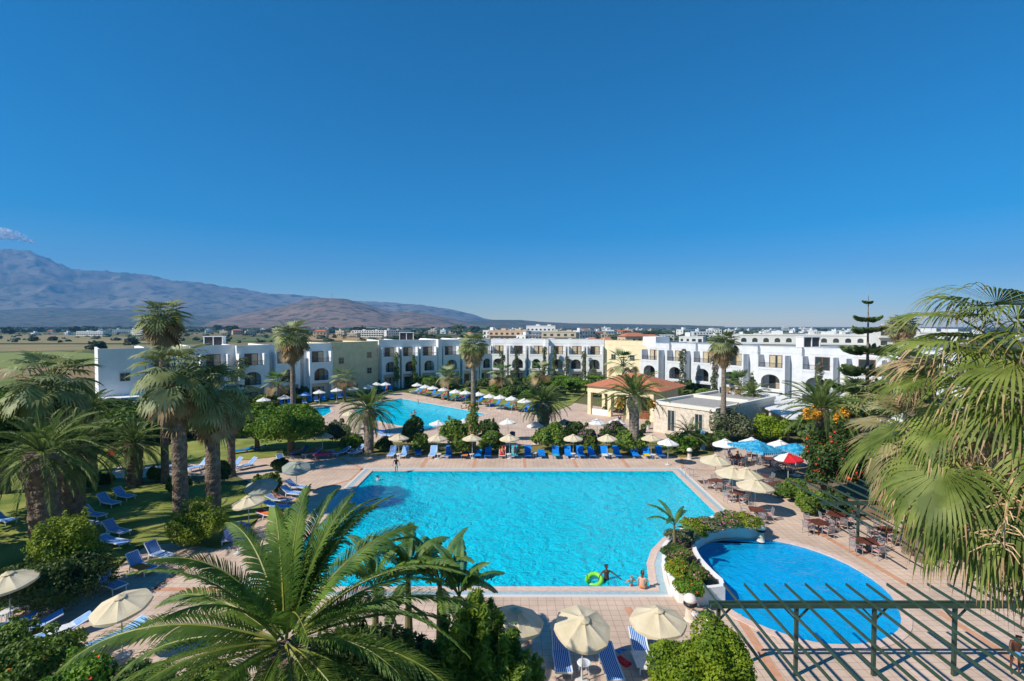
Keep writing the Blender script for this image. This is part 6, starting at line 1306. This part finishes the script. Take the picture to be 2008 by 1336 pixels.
p = P(1990, 1322); person('man in light blue shorts bending at the bottom right corner', (p.x, p.y, DZ), R(-30), 1.0, dict(belly=(0, -.06, 1.10), chest=(0, -.18, 1.29), neck=(0, -.28, 1.43), chin=(0, -.33, 1.48), head=(0, -.37, 1.57), crown=(0, -.38, 1.64), shl=(-.18, -.22, 1.37), ell=(-.27, -.40, 1.15), wrl=(-.24, -.55, .95), shr=(.18, -.22, 1.37), elr=(.27, -.42, 1.18), wrr=(.2, -.6, 1.0)), skin2, hairm, False, (('shorts', mat('sky_blue_shorts', (.12, .38, .72), rough=.8)),), fingers=True)
# towels, mats, toys
def slab(name, label, cat, x, y, w, l, z, m, rot=0, h=.05, pos=None):
    p = pos or P(x, y); b = MB(); V = []; Fc = []; g = random.Random(int(x)); nx, ny = 5, 9
    for j in range(ny):
        for i in range(nx): V.append((-w / 2 + w * i / (nx - 1), -l / 2 + l * j / (ny - 1), h + g.uniform(0, .02)))
    k = len(V); V += [(a, c, 0) for a, c, _ in V]
    for j in range(ny - 1):
        for i in range(nx - 1): a = j * nx + i; Fc += [(a, a + 1, a + nx + 1, a + nx), (k + a + nx, k + a + nx + 1, k + a + 1, k + a)]
    for i in range(nx - 1): Fc += [(i + 1, i, k + i, k + i + 1), ((ny - 1) * nx + i, (ny - 1) * nx + i + 1, k + (ny - 1) * nx + i + 1, k + (ny - 1) * nx + i)]
    for j in range(ny - 1): Fc += [(j * nx, (j + 1) * nx, k + (j + 1) * nx, k + j * nx), ((j + 1) * nx + nx - 1, j * nx + nx - 1, k + j * nx + nx - 1, k + (j + 1) * nx + nx - 1)]
    b.add(V, Fc); o = b.build(name, m, None, loc=(p[0], p[1], z), rot=(0, 0, rot)); return tag(o, label, cat)
slab('air_mattress', 'bright pink air mattress on the paving by the shade tree', 'air mattress', 634, 899, .7, 1.9, .42, pinkm, -.9, .12)
slab('air_mattress', 'yellow air mattress standing in the shade behind the pink one', 'air mattress', 652, 886, .6, 1.6, .1, yel, -.9, .14)
slab('towel', 'white patterned towel over the striped lounger beside the clipped shrub', 'towel', 1259, 1312, .66, 1.0, .39, towelw, .03, .02)
slab('towel', 'orange and white towel on the lounger in the shade left of the big pool', 'towel', 533, 1018, .6, 1.3, .42, orangem, 1.35, .03)
slab('towel', 'crumpled red towel on the paving under the frayed parasol', 'towel', 1222, 1300, .3, .6, .03, redm, .6, .06)
slab('towel', 'white towel lying on the light lounger at the bottom left', 'towel', 120, 1252, .5, 1.0, .42, whitep, -.7, .02)
for i, (x, y) in enumerate(((1213, 1279), (1222, 1276))): m = MB(); m.box(-.05, .05, -.13, .13, 0, .03); m.tube([(-.045, -.02, .03), (0, -.03, .075), (.045, -.02, .03)], .012, 5); p = P(x, y); tag(m.build('sandal', blue, None, loc=(p.x, p.y, DZ + .002), rot=(0, 0, .4 + i)), ['blue sandal on the paving, left of the pair', 'blue sandal on the paving, right of the pair'][i], 'sandal')
p = P(1005, 862); r = root('waste_bin', (p.x, p.y, 0), 0, 'dark blue round bin on the back deck', 'bin'); m = MB(); m.lathe([(.28, 0), (.32, .8)], 14); m.build('bin_body', navy, r); m = MB(); m.lathe([(.34, .801), (.34, .86), (.2, .95), (.001, .97)], 14); m.build('lid', navy, r)
for i, (x, y) in enumerate(((1270, 842), (1186, 812), (1262, 850))):
    p = P(x, y); r = root('flower_pot', (p.x, p.y, 0), 0, ['white flower pot at the right bar pillar', 'white flower pot on the bar terrace', 'black flower pot beside the stone wall'][i], 'flower pot'); m = MB(); m.lathe([(.22, 0), (.34, .5), (.37, .55), (.30, .55), (.28, .5)], 14); m.build('pot', black if i == 2 else whitep, r); obj('plant', leafcloud([(0, 0, .8, .35, .35, .35)], 260, .12, 600 + i).mesh('plant', [bu_g]), r)
# towels on far loungers and more guests
for i, (x, y, m_, nm) in enumerate(((1090, FRY, tealm, 'teal towel spread on a blue lounger in the row behind the big pool'), (1186, FRY, whitep, 'white towel on a blue lounger in the row behind the big pool'), (912, FRY, orangem, 'orange towel on a blue lounger near the slender palm'), (1269, FRY, yel, 'yellow towel on a blue lounger at the right of the row'), (846, 776, pinkm, 'pink towel on a lounger at the rim of the back pool'), (989, 800, orangem, 'orange towel on a lounger beyond the slender palm'), (700, 891, whitep, 'white towel on the light lounger left of the bulbous palm'), (276, 1122, orangem, 'orange towel on a striped lounger beside the hedge'))):
    slab('towel', nm, 'towel', x, y + 4, .55, .9, .40, m_, 0 if y > 850 and x > 750 else -.9 if y < 850 else (-.45 if x > 600 else 1.15), .02)
for i, (x, y, lb_, sk, cl) in enumerate(((1075, 812, 'guest in black shorts standing on the back deck near the stout palm', skin1, swimk), (868, 792, 'guest walking along the far rim of the back pool', skin3, redm), (820, 796, 'child at the left rim of the back pool', skin1, yel), (1215, 838, 'guest in blue at the foot of the bar pillars', skin3, navy))):
    p = P(x, y); person(lb_, (p.x, p.y, DZ), i * 1.1, .62 if 'child' in lb_ else 1.0, dict(knl=(-.1, -.12, .51), anl=(-.1, -.12, .1), tol=(-.1, -.28, .05), anr=(.12, .18, .09), tor=(.12, .04, .03)), sk, hairm if i % 3 else hairl, False, (('shorts', cl),) + ((('shirt', cl),) if i == 3 else ()))
# wisp of cloud beyond the mountains
pc = PY(-4, 464, 11500); lb = [(x * 100, 0, z * 100, w * 100, w * 60, h * 170) for x, z, w, h in ((0, 0, 3.5, 1.0), (2.6, .1, 2.6, .8), (4.6, -.4, 2.0, .5), (6.2, -.9, 1.6, .3), (-3, .6, 3.5, 1.3), (1.2, .9, 2.0, .6), (-6, .3, 4, 1.0), (7.6, -1.3, 1.0, .18))]
cm = mat('cloud_vapour', (.98, .98, .98), rough=1, trans=.5)
c = obj('cloud', leafcloud(lb, 3800, 24, 9, .0, 1.5).mesh('cloud', [cm]), None, pc); c['kind'] = 'structure'
# haze
hz = bpy.data.materials.new('haze_air'); hz.use_nodes = True; N = hz.node_tree.nodes; L = hz.node_tree.links; N.remove(N['Principled BSDF']); pv = N.new('ShaderNodeVolumePrincipled'); pv.inputs['Color'].default_value = (.15, .48, 1, 1); pv.inputs['Density'].default_value = .0001; pv.inputs['Anisotropy'].default_value = 0
L.new(pv.outputs[0], N['Material Output'].inputs['Volume'])
m = MB(); m.box(-9500, 9500, -20, 9800, -4, 1350); h = m.build('haze', hz); h['kind'] = 'stuff'
# repeats that share a description are told apart by their order across the view
from collections import defaultdict
GR = defaultdict(list)
for o in COL.objects:
    if o.parent is None and o.name.split('.')[0] in ('garden_bush', 'town_house', 'far_tree'): GR[o['label']].append(o)
for lb, l in GR.items():
    l.sort(key=lambda o: o.location.x / max(o.location.y, 1))
    if 1 < len(l) <= 36:
        for i, o in enumerate(l): o['label'] = lb + ', ' + ORD[i] + ' from the left'
# prototypes were placed with their first use
for o in list(COL.objects):
    if o.parent is None and o.location.y < -400:
        for c in kids(o): bpy.data.objects.remove(c)
